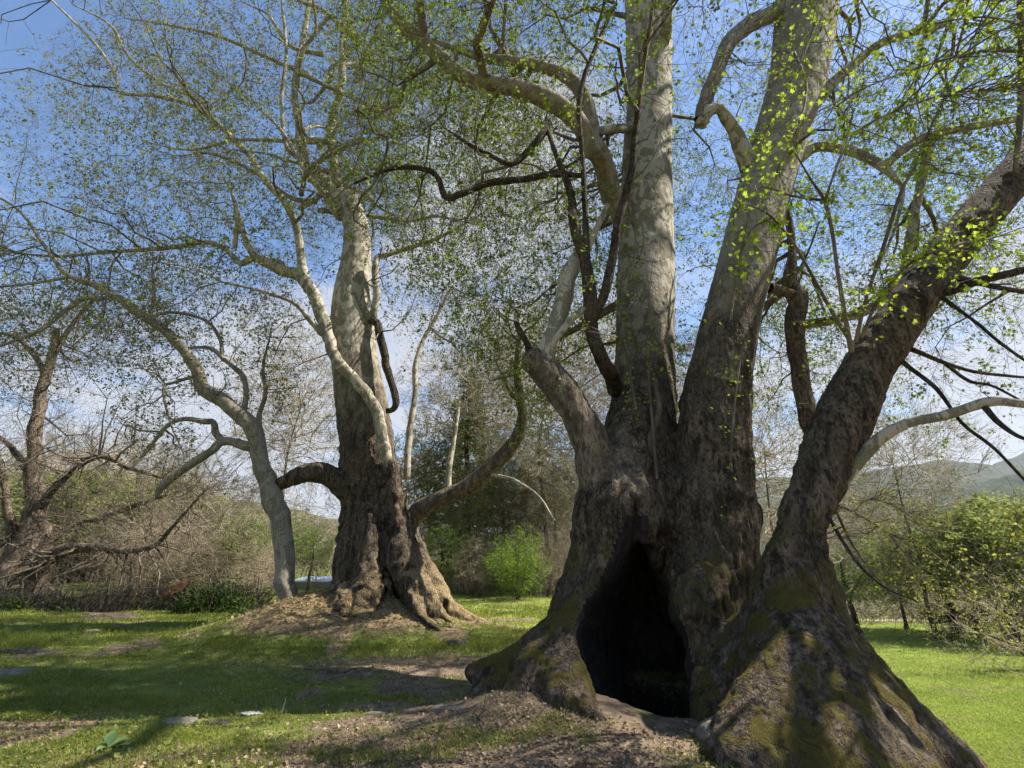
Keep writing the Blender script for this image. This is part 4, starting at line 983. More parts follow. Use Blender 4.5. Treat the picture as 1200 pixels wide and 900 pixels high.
for a in [
 (ET, 548, 33, 13.8, 'tallest dark evergreen between the two big planes', 'tree'),
 (LT, 505, 34, 9.0, 'leafy tree tucked close behind the left plane trunk', 'tree'),
 (LT, 590, 31, 8.0, 'loose leafy tree right of the tall evergreen', 'tree'),
 (GT, 520, 27, 3.4, 'rounded green shrub at the foot of the tall leafy trees', 'shrub'),
 (BS, 560, 27, 3.0, 'bare twiggy shrub left of the lime green shrub', 'shrub'),
 (LS, 606, 25, 2.9, 'bright lime green shrub seen between the two big trees', 'shrub'),
 (LS, 588, 28, 2.7, 'second lime green shrub behind the brightest one', 'shrub'),
 (BT, 650, 34, 7.0, 'bare brown tree just left of the hollow plane', 'tree'),
 (BT2, 685, 38, 7.5, 'pale bare tree partly behind the hollow plane foot', 'tree'),
 (LT, 470, 44, 12.5, 'tall loose leafy tree seen just right of the left plane trunk', 'tree'),
 (LT, 530, 40, 15.0, 'tallest loose leafy tree behind the dark evergreens', 'tree'),
 (BT2, 600, 38, 10.0, 'bare tree just right of the dark evergreen', 'tree'),
 (LT, 630, 40, 11.0, 'loose leafy tree left of the sawn-off limb', 'tree'),
 (LT, 560, 29, 7.5, 'airy leafy tree in front of the evergreens', 'tree'),
 (BT2, 665, 30, 8.5, 'bare tree with drooping twigs beside the hollow plane', 'tree'),
 (BS, 640, 27, 3.4, 'bare twiggy shrub right of the lime green shrub', 'shrub'),
 (BS, 672, 28, 3.0, 'bare twiggy shrub against the hollow plane buttress', 'shrub'),
 (GT, 290, 27, 4.0, 'fresh green small tree just left of the slender plane', 'tree'),
 (GT, 372, 29, 3.6, 'small green tree between the slender and mounded planes', 'tree'),
 (GT, 352, 40, 5.0, 'farther green tree in the gap under the horizontal limb', 'tree'),
 (WT, 110, 37, 7.0, 'olive green bushy tree behind the old willow boughs', 'tree'),
 (WT, 185, 46, 8.0, 'olive green tree far beyond the fence', 'tree'),
 (WT, 30, 40, 7.5, 'olive green bushy tree at the far left behind the willow', 'tree'),
 (BTL, 640, 30, 17.0, 'tall bare tree whose twigs fill the gap left of the pale upright stem', 'tree'),
 (BTL, 560, 36, 19.0, 'tall bare tree rising behind the evergreens', 'tree'),
 (BTL, 745, 32, 18.0, 'tall bare tree hidden behind the hollow plane foot', 'tree'),
 (BTL, 905, 30, 15.0, 'tall bare tree seen between the broad and leaning stems', 'tree'),
 (BTL, 1060, 38, 17.0, 'tall thin bare tree behind the leaning stem', 'tree'),
 (BTL, 330, 34, 17.0, 'tall bare tree behind the slender plane', 'tree'),
 (BT, 235, 36, 7.4, 'rounded bare brown tree beyond the fence', 'tree'),
 (BT2, 190, 42, 9.0, 'taller bare tree beyond the fence with pale twigs', 'tree'),
 (BT, 130, 38, 9.6, 'broad bare tree behind the leaning willow boughs', 'tree'),
 (BT2, 20, 44, 10.5, 'bare tree at the far left edge behind the willow', 'tree'),
 (BT, 75, 50, 11.0, 'distant bare tree behind the willow trunk', 'tree'),
 (BS, 175, 25, 3.2, 'bare shrub just beyond the fence near the rusty sheet', 'shrub'),
 (BS, 225, 27, 3.8, 'bare shrub beyond the fence right of the rusty sheet', 'shrub'),
 (BS, 262, 26, 3.0, 'straw coloured shrub at the foot of the green tree', 'shrub'),
 (BS, 320, 25, 2.6, 'bare shrub against the slender plane trunk', 'shrub'),
 (WT, 1150, 36, 8.2, 'large yellowish green willow at the meadow edge', 'tree'),
 (WT, 1235, 33, 8.0, 'yellowish green willow cut by the right picture edge', 'tree'),
 (WT, 1085, 42, 7.4, 'rounded pale green willow in the middle of the meadow edge', 'tree'),
 (GT, 972, 40, 6.4, 'bright green tree beside the leaning dark stem', 'tree'),
 (GT, 1030, 46, 6.0, 'small green tree behind the two slanting saplings', 'tree'),
 (DS, 1075, 38, 2.6, 'dark rounded shrub under the drooping yellow spray', 'shrub'),
 (DS, 1178, 33, 3.2, 'dark shrub in the shade of the large willow', 'shrub'),
 (DS, 1115, 37, 2.4, 'small dark shrub left of the willow trunk', 'shrub'),
 (BT, 940, 70, 11, 'bare tree seen in the gap left of the leaning stem', 'tree'),
 (BT, 985, 75, 13, 'far bare tree nearest the leaning stem', 'tree'),
 (BT2, 1020, 80, 14.5, 'tallest far bare tree above the meadow', 'tree'),
 (BT, 1055, 72, 12.5, 'far bare tree with a rounded top above the meadow', 'tree'),
 (BT2, 1095, 78, 13, 'far bare tree behind the rounded willow', 'tree'),
 (BT, 1140, 82, 13.5, 'far bare tree behind the large willow', 'tree'),
 (BT2, 1190, 76, 12.5, 'far bare tree near the right picture edge', 'tree'),
 (BT, 895, 80, 11, 'far bare tree in the slot between broad and leaning stems', 'tree'),
]: put(a[0], a[1], a[2], a[3] * (1.12 if a[0] in (WT, BT, BT2) else 1), a[4], a[5], 'trees and shrubs of the background', wide=1.35 if a[0] == WT else 1.15 if a[0] == ET else 1.0)

def small_tree(name, label, cat, paths, mat, n2, n3, R, leaf, leafn, lsize, seed, twig='twig_bare', rs=1.0, Hfix=None):
    """a one-off tree: first path is the trunk, the others its boughs"""
    base = P(*paths[0][0][:3]); root = thing(name, label, cat, base)
    sk = []
    for i, l_ in enumerate(paths):
        V, q, p, r = limb_mesh(l_, seed=seed + i, S=14 if i == 0 else 8)
        mk('trunk' if i == 0 else 'limb', V, q, None, M[mat], root); sk.append(np.hstack([p, r[:, None]]))
    nodes = np.concatenate(sk); rr = np.random.default_rng(seed); mb = MB(); last = None
    src = np.concatenate(sk[1:]) if len(sk) > 1 else nodes[len(nodes) // 2:]
    for k, n in enumerate((n2, n3)):
        b = src if k == 0 else nodes[len(nodes) - last.shape[0] * (last.shape[1] - 1):]
        c = b[rr.integers(0, len(b), n), :3]; pts = c + rr.normal(0, 1, (n, 3)) * np.array(R) * (.8, .55)[k]
        pa, ra = grow(nodes, pts, (.014, .009)[k] * rs, (.006, .004)[k] * rs, 6, .2, -.25, 6, .2, .5, rr)
        V, q = tubes(pa, ra, 3); mb.add(V, q); nodes = np.concatenate([nodes, asnodes(pa, ra)]); last = pa
    cr_ = mb.build('crown', M[twig], root)
    if leaf:
        c, _ = along(last, leafn, .1, .06, rr); V, q, t = leaves(c, lsize, rr=rr); mk('leaves', V, q, t, M[leaf], cr_, smooth=False)
    return root
Y4 = 25.0
small_tree('old_willow', 'old bare willow with a thick pale bole behind the left fence', 'tree', [
 [(8, 735, Y4, 100), (22, 690, Y4, 84), (36, 650, Y4, 62), (42, 610, Y4, 34), (38, 560, Y4, 23), (42, 500, Y4, 19), (55, 440, Y4, 14), (68, 385, Y4, 8)],
 [(50, 655, Y4, 30), (75, 645, Y4 - .5, 20), (115, 642, Y4 - 1, 11), (150, 645, Y4 - 1.4, 9), (180, 640, Y4 - 1.7, 7), (200, 620, Y4 - 2, 5), (240, 575, Y4 - 2.3, 3)],
 [(50, 640, Y4, 18), (85, 615, Y4 + .5, 9), (115, 608, Y4 + .7, 7), (150, 595, Y4 + 1, 8), (195, 580, Y4 + 1, 4)],
 [(26, 650, Y4, 24), (12, 610, Y4 - .4, 14), (3, 560, Y4 - .6, 10), (-10, 510, Y4 - .8, 9), (-20, 440, Y4 - 1, 5)],
 [(44, 600, Y4, 18), (75, 560, Y4 - .5, 10), (115, 535, Y4 - 1, 8), (150, 548, Y4 - 1.3, 7), (190, 560, Y4 - 1.6, 4)],
 [(38, 560, Y4, 14), (10, 520, Y4 + .4, 8), (-30, 500, Y4 + .5, 5)],
 [(60, 420, Y4, 10), (85, 380, Y4, 6), (110, 350, Y4, 4)],
 [(56, 440, Y4, 10), (25, 400, Y4, 7), (-10, 390, Y4, 5), (-60, 400, Y4, 3)],
 ], 'bark_brown', 420, 11000, (2.1, 1.8, 1.8), 'leaf_bud', 1.0, .05, 31, 'twig_left', 1.5)
small_tree('slanting_sapling', 'thin dark sapling slanting left, the nearer of a pair on the meadow', 'tree', [
 [(1008, 742, 40, 6), (1002, 720, 40, 5), (994, 700, 40, 4), (988, 680, 40, 3), (985, 655, 40, 2)], [(994, 700, 40, 3), (1010, 675, 40, 2), (1016, 655, 40, 1)]], 'bark_dark', 30, 500, (1, 1, 1), 'leaf_willow', 4, .09, 41)
small_tree('slanting_sapling', 'thin dark sapling slanting left, the farther of a pair on the meadow', 'tree', [
 [(992, 738, 43, 5), (987, 720, 43, 4), (980, 700, 43, 3), (976, 670, 43, 2)], [(982, 705, 43, 2), (992, 680, 43, 1.5)]], 'bark_dark', 30, 500, (1, 1, 1), 'leaf_willow', 4, .09, 42)
small_tree('fallen_tree', 'low dark twisted tree leaning out at the right picture edge', 'tree', [
 [(1215, 775, 24, 16), (1195, 757, 24, 14), (1178, 742, 24, 10), (1168, 722, 24, 6), (1172, 700, 24, 4)], [(1195, 757, 24, 6), (1170, 748, 23.5, 4), (1150, 742, 23, 2)], [(1180, 745, 24, 6), (1200, 715, 24, 4), (1215, 690, 24, 3)]],
 'bark_brown', 60, 1500, (1.4, 1.2, 1.2), 'leaf_yellow', 2.0, .06, 43)

# the drooping yellow spray in front of the meadow is a low bough of the hollow plane
def spray(root, paths, n, spread, leaf, per, size, shape, seed, twigm='twig', wid=.8):
    rr = np.random.default_rng(seed); sk = []
    for l_ in paths:
        V, q, p, r = limb_mesh(l_, seed=seed, S=6, lumps=.05); mk('limb', V, q, None, M[twigm], root); sk.append(np.hstack([p, r[:, None]]))
    nodes = np.concatenate(sk)
    c = nodes[rr.integers(len(nodes) // 6, len(nodes), n), :3] + rr.normal(0, 1, (n, 3)) * np.array(spread)
    pa, ra = grow(nodes, c, .008, .0016, 6, .15, -.25, 3, .2, .6, rr)
    V, q = tubes(pa, ra, 3); o = mk('crown', V, q, None, M[twigm], root)
    c, _ = along(pa, per, .15, .03, rr); V, q, t = leaves(c, size, shape, rr=rr); mk('leaves', V, q, t, M[leaf], o, smooth=False)
spray(T1, [[(975, 590, 7.3, 5), (1000, 600, 7.6, 3), (1040, 625, 8.0, 2), (1070, 660, 8.3, 2), (1100, 690, 8.5, 1.5), (1150, 700, 8.7, 1)],
           [(980, 600, 7.3, 4), (1000, 640, 7.6, 3), (1030, 680, 7.9, 2), (1060, 710, 8.1, 1.5), (1085, 735, 8.2, 1)],
           [(1000, 600, 7.6, 2), (1020, 585, 7.7, 2), (1060, 600, 8, 1.5), (1100, 640, 8.2, 1)],
           [(1040, 625, 8.0, 2), (1080, 640, 8.2, 2), (1130, 675, 8.4, 1.5), (1165, 690, 8.5, 1)]], 360, (.42, .5, .26), 'leaf_yellow', 3.2, .042, 'diamond', 61)
spray(T1, [[(1240, 640, 8.0, 5), (1190, 650, 8.2, 4), (1150, 670, 8.4, 2)], [(1250, 560, 8.2, 5), (1200, 600, 8.4, 4), (1180, 640, 8.5, 2)]], 120, (.4, .4, .4), 'leaf_yellow', 3.0, .055, 'diamond', 62)
# bright young leaves on thin shoots close to the viewer
spray(T1, [[(930, 60, 7.2, 4), (945, 100, 6.9, 3), (935, 150, 6.7, 3), (910, 200, 6.6, 2)], [(960, 20, 7.0, 4), (930, 90, 6.8, 3), (900, 150, 6.7, 2), (885, 200, 6.6, 2)], [(966, 235, 5.9, 4), (930, 230, 6.1, 3), (890, 220, 6.3, 2), (860, 250, 6.4, 2)],
           [(905, 255, 6.2, 3), (880, 270, 6.3, 2), (865, 310, 6.4, 2)]], 230, (.30, .3, .34), 'leaf_near', 3.0, .066, 'lobed', 63)
spray(T1, [[(1195, 100, 6.0, 5), (1160, 105, 5.7, 4), (1110, 110, 5.5, 3), (1050, 130, 5.3, 3), (990, 160, 5.2, 2)], [(1192, 60, 6.0, 5), (1150, 60, 5.8, 4), (1090, 75, 5.6, 3), (1020, 100, 5.4, 2), (970, 130, 5.3, 2)],
           [(1030, 350, 6.2, 4), (1065, 310, 5.9, 4), (1110, 290, 5.7, 3), (1160, 280, 5.5, 2)], [(1075, 190, 5.8, 4), (1095, 140, 5.7, 3), (1130, 70, 5.6, 3), (1160, 0, 5.5, 2)], [(1200, 30, 5.8, 4), (1150, 20, 5.6, 3), (1080, 30, 5.5, 2)]], 620, (.42, .4, .36), 'leaf_near', 3.0, .058, 'lobed', 64)
spray(T1, [[(770, 560, 8.4, 5), (765, 500, 8.5, 4), (760, 430, 8.6, 3), (770, 380, 8.7, 2)], [(745, 480, 8.7, 4), (735, 420, 8.8, 3), (728, 370, 8.9, 2)], [(738, 330, 9.1, 4), (745, 280, 9.2, 3), (735, 240, 9.2, 2)], [(856, 540, 8.0, 4), (860, 480, 8.0, 3), (868, 420, 8.1, 2)]], 150, (.25, .15, .5), 'leaf_near', 2.4, .055, 'diamond', 65)
spray(T1, [[(935, 382, 9.7, 6), (960, 375, 9.4, 5), (1000, 365, 9.0, 4), (1040, 335, 8.7, 3)], [(925, 335, 9.6, 5), (945, 300, 9.4, 3), (960, 260, 9.2, 2)]], 120, (.35, .3, .3), 'leaf_near', 3.0, .06, 'diamond', 66)

# ------------------------------------------------------------------ dense thicket beyond the fence (one mass)
def thicket(name, label, boxes, twig, leaf, per, lsize, seed, rad=.010):
    rr = np.random.default_rng(seed); P_ = []; R_ = []
    for px0, px1, Y0, Y1, h, n in boxes:
        px = rr.uniform(px0, px1, n); Y = rr.uniform(Y0, Y1, n); x = (px - 600) / FPX * Y / .97
        z = hgt(x, Y); L = h * rr.uniform(.35, 1, n) * (.5 + .9 * vnoise(np.stack([x * .35, Y * .35, 0 * x], -1)))
        a = rr.normal(0, .35, (n, 2)); K = 6; t = np.linspace(0, 1, K)[None, :, None]
        base = np.stack([x, Y, z - .1], -1)[:, None]
        arch = np.concatenate([a, np.ones((n, 1))], 1)[:, None] * L[:, None, None]
        side = rr.normal(0, .16, (n, 1, 3)) * L[:, None, None]; side[:, :, 2] = -np.abs(side[:, :, 2]) * 1.5
        p = base + arch * t + side * t ** 2.2 * 1.6 + rr.normal(0, .025, (n, K, 3)) * L[:, None, None] * t
        P_.append(p); R_.append((rad * (1.3 - t[:, :, 0] * .9)) * np.ones((n, 1)))
        # side twigs
        m = n * 5; i = rr.integers(0, n, m); tt = rr.uniform(.2, 1, m) * (K - 1); k = np.minimum(tt.astype(int), K - 2); f = (tt - k)[:, None]
        st = p[i, k] * (1 - f) + p[i, k + 1] * f; d = rr.normal(0, 1, (m, 3)); d[:, 2] = np.abs(d[:, 2]) * .8; d *= (L[i] * .17)[:, None]
        q_ = st[:, None] + d[:, None] * t + rr.normal(0, .01, (m, K, 3)); q_[:, :, 2] -= (t[..., 0] ** 2) * (L[i] * .10)[:, None]
        P_.append(q_); R_.append((rad * .6 * (1.2 - t[:, :, 0] * .8)) * np.ones((m, 1)))
    P_ = np.concatenate(P_); R_ = np.concatenate(R_)
    V, q = tubes(P_, R_, 3); o = mk(name, V, q, None, M[twig]); kind(o, 'stuff', label, 'undergrowth')
    if leaf:
        c, _ = along(P_, per, .2, .08, rr); V, q, t = leaves(c, lsize, rr=rr); mk('leaves', V, q, t, M[leaf], o, smooth=False)
    return o
thicket('brown_thicket', 'mass of bare straw coloured thicket beyond the fence on the left', [(190, 330, 27, 34, 4.6, 2000), (-60, 80, 31, 40, 6.0, 1300), (20, 240, 40, 58, 9.5, 2600), (150, 420, 40, 60, 8.0, 1500)], 'twig_bare', 'leaf_willow', .12, .09, 71, .012)
thicket('grey_thicket', 'mass of bare brown undergrowth between the two big planes', [(480, 760, 28, 36, 2.6, 1100), (600, 760, 36, 50, 6.5, 1300)], 'twig_bare', 'leaf_willow', .5, .09, 72, .011)
thicket('far_thicket', 'belt of brown and green scrub along the far side of the meadow', [(880, 1300, 52, 90, 6.5, 3600)], 'twig_bare', 'leaf_willow', .5, .20, 73, .024)

# ------------------------------------------------------------------ grass blades and dead leaves
def blades(name, label, xy, h, w, mat, seed):
    rr = np.random.default_rng(seed); n = len(xy)
    z = hgt(xy[:, 0], xy[:, 1]); b = np.column_stack([xy, z - .01])
    a = rr.uniform(0, 6.28, n); s_ = np.stack([np.cos(a), np.sin(a), 0 * a], -1)
    lean = rr.normal(0, .45, (n, 3)); lean[:, 2] = 1; up = lean * h[:, None]
    bend = rr.normal(0, .3, (n, 3)) * h[:, None]; bend[:, 2] = -.15 * h
    V = np.stack([b - s_ * w[:, None] / 2, b + s_ * w[:, None] / 2, b + up * .55 + s_ * w[:, None] * .4, b + up * .55 - s_ * w[:, None] * .4, b + up + bend], 1)
    i = np.arange(n)[:, None] * 5
    o = mk(name, V.reshape(-1, 3), i + np.array([[0, 1, 2, 3]]), i + np.array([[3, 2, 4]]), mat, smooth=False)
    kind(o, 'stuff', label, 'grass'); return o
M['grass'] = leafmat('grass_blade', (.09, .13, .022), (.30, .315, .07), .45)
M['grass_dry'] = leafmat('dry_grass_blade', (.24, .19, .09), (.46, .38, .20), .35)
M['grass_lawn'] = leafmat('meadow_blade', (.22, .29, .05), (.36, .43, .10), .45)
M['litter'] = leafmat('dead_leaf', (.11, .07, .04), (.42, .32, .21), .1)
r2 = np.random.default_rng(5)
def scatter(n, px, py, keep, mind=0):
    d = np.stack([(r2.uniform(*px, n) - 600) / FPX, -(r2.uniform(*py, n) - 450) / FPX], -1)
    dy = CP - d[:, 1] * SP; dz = SP + d[:, 1] * CP; k = dz < -.004; d, dy, dz = d[k], dy[k], dz[k]
    t = -CAMZ / dz
    t = np.minimum(t, 60 / dy)
    for _ in range(14): t = .5 * t + .5 * np.clip((hgt(d[:, 0] * t, dy * t) - CAMZ) / dz, 3, 90)
    x, y = d[:, 0] * t, dy * t; x += r2.normal(0, .03, len(x)) * y * .3; y += r2.normal(0, .03, len(x)) * y * .5
    k = (y > 4) & (y < 60) & (r2.random(len(x)) < keep(x, y)); return np.column_stack([x, y])[k]
def wildn(x, y, f, o=0): return vnoise(np.stack([x * f, y * f, 0 * x + o], -1))
kl = lambda x, y: (1 - dirtmask(x, y)) ** 1.3 * (.25 + .9 * sstep(.3, .6, wildn(x, y, 1.6))) * (x < 4)
g_ = scatter(420000, (-60, 900), (690, 960), kl)
hh = (.018 + .055 * r2.random(len(g_)) ** 1.6) * (.6 + .8 * wildn(g_[:, 0], g_[:, 1], .8, 3)) * (1 + 1.4 * sstep(10, 15, g_[:, 1]))
blades('short_grass', 'short uneven green grass under the trees on the left', g_, hh, .004 + .0007 * g_[:, 1], M['grass'], 1)
g_ = scatter(30000, (-60, 900), (690, 960), lambda x, y: (1 - dirtmask(x, y)) * sstep(.58, .72, wildn(x, y, 2.6, 21)) * (x < 4))
blades('grass_tufts', 'taller green grass tufts standing above the short lawn', g_, .05 + .09 * r2.random(len(g_)), .005 + .0007 * g_[:, 1], M['grass'], 4)
g_ = scatter(110000, (-60, 900), (690, 960), lambda x, y: (.12 + .5 * sstep(.1, .5, dirtmask(x, y))) * sstep(.35, .6, wildn(x, y, 1.1, 7)) * (x < 4))
blades('dry_grass', 'straw coloured dry grass among the green', g_, .02 + .05 * r2.random(len(g_)), .004 + .0006 * g_[:, 1], M['grass_dry'], 2)
g_ = scatter(160000, (900, 1260), (725, 940), lambda x, y: (x > 4.5 + .1 * (y - 8)) * 1.0)
blades('meadow_grass', 'smooth bright green meadow grass on the right', g_, (.02 + .04 * r2.random(len(g_))) * (1 + g_[:, 1] / 40), .005 + .0009 * g_[:, 1], M['grass_lawn'], 3)
g_ = scatter(26000, (-60, 960), (700, 960), lambda x, y: (.10 + .9 * dirtmask(x, y)) * (x < 4.5))
z = hgt(g_[:, 0], g_[:, 1]) + .012
V, q, t = leaves(np.column_stack([g_, z]), .042, 'diamond', droop=0, rr=r2, flat=.85)
lo = mk('leaf_litter', V, q, t, M['litter'], smooth=False); kind(lo, 'stuff', 'dead leaves and bark flakes strewn over the bare soil', 'leaf litter')
mx = r2.uniform(-8.2, -.8, 9000); my = r2.uniform(13.6, 17.6, 9000); kk_ = r2.random(9000) < np.exp(-(((mx + 4.55) / 3.2) ** 2) ** 1.2 - (np.abs(my - 15.6) / 1.7) ** 2.4)
V, q, t = leaves(np.column_stack([mx, my, hgt(mx, my) + .015])[kk_], .075, 'diamond', droop=0, rr=r2, flat=.75)
kind(mk('root_mound_litter', V, q, t, M['grass_dry'], smooth=False), 'stuff', 'straw coloured litter strewn over the earth mound', 'leaf litter')
# broadleaf weeds low in the grass
g_ = scatter(900, (-60, 560), (710, 960), lambda x, y: sstep(.55, .7, wildn(x, y, .9, 12)) * (x < 1))
V, q, t = leaves(np.column_stack([np.repeat(g_, 4, 0) + r2.normal(0, .04, (len(g_) * 4, 2)), np.repeat(hgt(g_[:, 0], g_[:, 1]), 4) + .03]), .05, 'diamond', droop=-.3, rr=r2, flat=.7)
lo = mk('ground_herbs', V, q, t, M['leaf_mid'], smooth=False); kind(lo, 'stuff', 'low broad leaved herbs in the grass', 'ground cover')

# ------------------------------------------------------------------ fence of brush and poles on the left
M['stick'] = woodmat('weathered_stick', (.05, .04, .03), (.17, .14, .105), 20)
M['rust'] = woodmat('rusted_sheet', (.07, .028, .017), (.19, .08, .045), 9)
def fence():
    root = thing('brush_fence', 'low dark fence of leaning sticks and rails along the lawn edge', 'fence', (P(120, 700, 21)[0], 21, gz(P(120, 700, 21)[0], 21)))
    rr = np.random.default_rng(8); fx = lambda px: P(px, 700, 21)[0]
    def line(n, seed): return None
    xs = np.linspace(fx(-60), fx(308), 60)
    for k, hz in enumerate((.2, .48, .78)):
        y = 21 + .5 * np.sin(xs * .5) + rr.normal(0, .05, 60)
        p = np.column_stack([xs, y, hgt(xs, y) + hz + .08 * np.sin(xs * 1.3 + k * 2) + rr.normal(0, .02, 60)])
        V, q = tubes(p[None], np.full((1, 60), .028 - .004 * k), 6); mk('rail', V, q, None, M['stick'], root)
    for px in range(-50, 310, 26):
        x = fx(px + rr.uniform(-6, 6)); y = 21 + .5 * math.sin(x * .5) + .06; z = gz(x, y); h = rr.uniform(.8, 1.1); l = rr.normal(0, .12)
        p = np.array([[x, y, z - .2], [x + l * .4, y, z + h * .5], [x + l, y + .02, z + h]])
        V, q = tubes(catmull(p, 5)[None], np.linspace(.05, .035, 11)[None], 8); mk('post', V, q, None, M['stick'], root)
    n = 1500; x = rr.uniform(fx(-60), fx(308), n); y = 21 + .5 * np.sin(x * .5) + rr.normal(0, .10, n); z = hgt(x, y)
    L = rr.uniform(.35, .95, n); l = rr.normal(.35, .35, n); K = 5; t = np.linspace(0, 1, K)
    p = np.stack([x[:, None] + l[:, None] * L[:, None] * t, y[:, None] + rr.normal(0, .05, (n, K)), z[:, None] - .05 + L[:, None] * t], -1) + rr.normal(0, .02, (n, K, 3))
    V, q = tubes(p, np.full((n, K), .011) * (1.2 - .6 * t), 3); o = mk('sticks', V, q, None, M['stick'], root); o['kind'] = 'stuff'
fence()
def ivy_bank(name, label, px0, px1, Y, n, h, mat, size, seed):
    rr = np.random.default_rng(seed); x0, x1 = P(px0, 700, Y)[0], P(px1, 700, Y)[0]; root = thing(name, label, 'shrub', ((x0 + x1) / 2, Y, gz((x0 + x1) / 2, Y)))
    m = 160; x = rr.uniform(x0, x1, m); y = Y + rr.normal(0, .25, m); z = hgt(x, y); K = 5; t = np.linspace(0, 1, K)[None, :, None]
    e = (1 - np.abs((x - (x0 + x1) / 2) / ((x1 - x0) / 2)) ** 3)
    d = rr.normal(0, .3, (m, 3)); d[:, 2] = rr.uniform(.4, 1, m) * h * e
    p = np.stack([x, y, z - .05], -1)[:, None] + d[:, None] * t + rr.normal(0, .03, (m, K, 3)) * t
    V, q = tubes(p, np.full((m, K), .012), 4); o = mk('stems', V, q, None, M['stick'], root); o['kind'] = 'stuff'
    c, _ = along(p, n / m, .05, .09, rr); V, q, t_ = leaves(c, size, rr=rr, flat=.5); mk('leaves', V, q, t_, M[mat], root, smooth=False)
ivy_bank('ivy_clump', 'dark ivy clump covering the fence end beside the earth mound', 212, 292, 20.6, 6000, 1.15, 'ivy', .085, 81)
ivy_bank('ivy_clump', 'darker low growth under the fence beneath the old willow', -60, 120, 20.8, 5000, .62, 'ivy', .07, 82)
ivy_bank('ivy_clump', 'fresh green growth at the fence right of the rusty sheet', 190, 240, 21.6, 1800, 1.2, 'leaf_lime', .07, 83)
# rusty sheet leaning on the fence
c_ = P(205, 690, 20.75); root = thing('rusty_sheet', 'rust brown metal sheet leaning on the fence', 'metal sheet', c_)
n_ = 24; u = np.linspace(-.5, .5, n_); v = np.linspace(-.45, .45, 8); UU, VV = np.meshgrid(u, v)
X = c_[0] + UU * .75 + VV * .35; Z = c_[2] + VV * .55 + UU * .25; Yv = c_[1] + .02 * np.sin(UU * 50) + VV * .15
ii = np.arange(n_ * 8).reshape(8, n_); qq = np.stack([ii[:-1, :-1], ii[:-1, 1:], ii[1:, 1:], ii[1:, :-1]], -1).reshape(-1, 4)
S1 = np.stack([X, Yv, Z], -1).reshape(-1, 3); S2 = S1 + np.array([0, .006, 0])
rim = np.concatenate([ii[0], ii[1:, -1], ii[-1, -2::-1], ii[-2:0:-1, 0]]); rq = np.stack([rim, np.roll(rim, -1), np.roll(rim, -1) + n_ * 8, rim + n_ * 8], -1)
mk('corrugated_panel', np.vstack([S1, S2]), np.vstack([qq[:, ::-1], qq + n_ * 8, rq]), None, M['rust'], root)
bx = lambda mb, c, s_, rot=0: box(mb, c, s_, rot)
def box(mb, c, s_, rot=0., taper=1.0):
    v = np.array([[x, y, z] for z in (-.5, .5) for y in (-.5, .5) for x in (-.5, .5)]) * np.array(s_); v[4:, :2] *= taper
    cr, sr = math.cos(rot), math.sin(rot); v = np.column_stack([v[:, 0] * cr - v[:, 1] * sr, v[:, 0] * sr + v[:, 1] * cr, v[:, 2]]) + np.array(c)
    mb.add(v, [[0, 2, 3, 1], [4, 5, 7, 6], [0, 1, 5, 4], [2, 6, 7, 3], [0, 4, 6, 2], [1, 3, 7, 5]])
# rails run behind the sheet
# small pale shed seen between the slender tree and the big trunk
def simple(name, col, rough=.7):
    s_ = NT(name); return s_.finish(s_.mix(s_.noise(3, 4), tuple(c * .8 for c in col), tuple(min(1, c * 1.1) for c in col)), rough)
M['plaster'] = simple('shed_wall', (.55, .48, .46)); M['sheet_roof'] = simple('pale_blue_roof', (.55, .64, .74), .35); M['orange'] = simple('orange_cloth', (.75, .25, .08))
M['white_paint'] = simple('white_paint', (.78, .78, .78), .3); M['dark_glass'] = simple('dark_glass', (.02, .025, .03), .1); M['rubber'] = simple('tyre_rubber', (.02, .02, .02)); M['metal'] = simple('dull_metal', (.35, .35, .36), .4)
def shed():
    Y = 34; c = P(368, 697, Y); root = thing('small_shed', 'little pale shed with a light blue roof glimpsed between two trunks', 'shed', c)
    mb = MB(); box(mb, c + np.array([0, 0, -.1]), (2.0, 2.2, 1.6)); mb.build('wall', M['plaster'], root, False)
    mb = MB(); V = np.array([[-1.15, -1.3, .68], [1.15, -1.3, .68], [1.15, 1.3, 1.0], [-1.15, 1.3, 1.0]]) + c
    mb.add(np.vstack([V, V + [0, 0, .06]]), [[0, 3, 2, 1], [4, 5, 6, 7], [0, 1, 5, 4], [1, 2, 6, 5], [2, 3, 7, 6], [3, 0, 4, 7]]); mb.build('roof', M['sheet_roof'], root, False)
    mb = MB(); box(mb, c + np.array([.5, -1.12, -.25]), (.7, .05, 1.2)); mb.build('door', M['stick'], root, False)
    o = MB(); box(o, c + np.array([1.2, -2.2, -.45]), (.8, .5, .7), .3, .8); ob = o.build('covered_crate', M['orange'], None, False); tag(ob, 'orange covered crate on the grass beside the pale shed', 'crate')
shed()
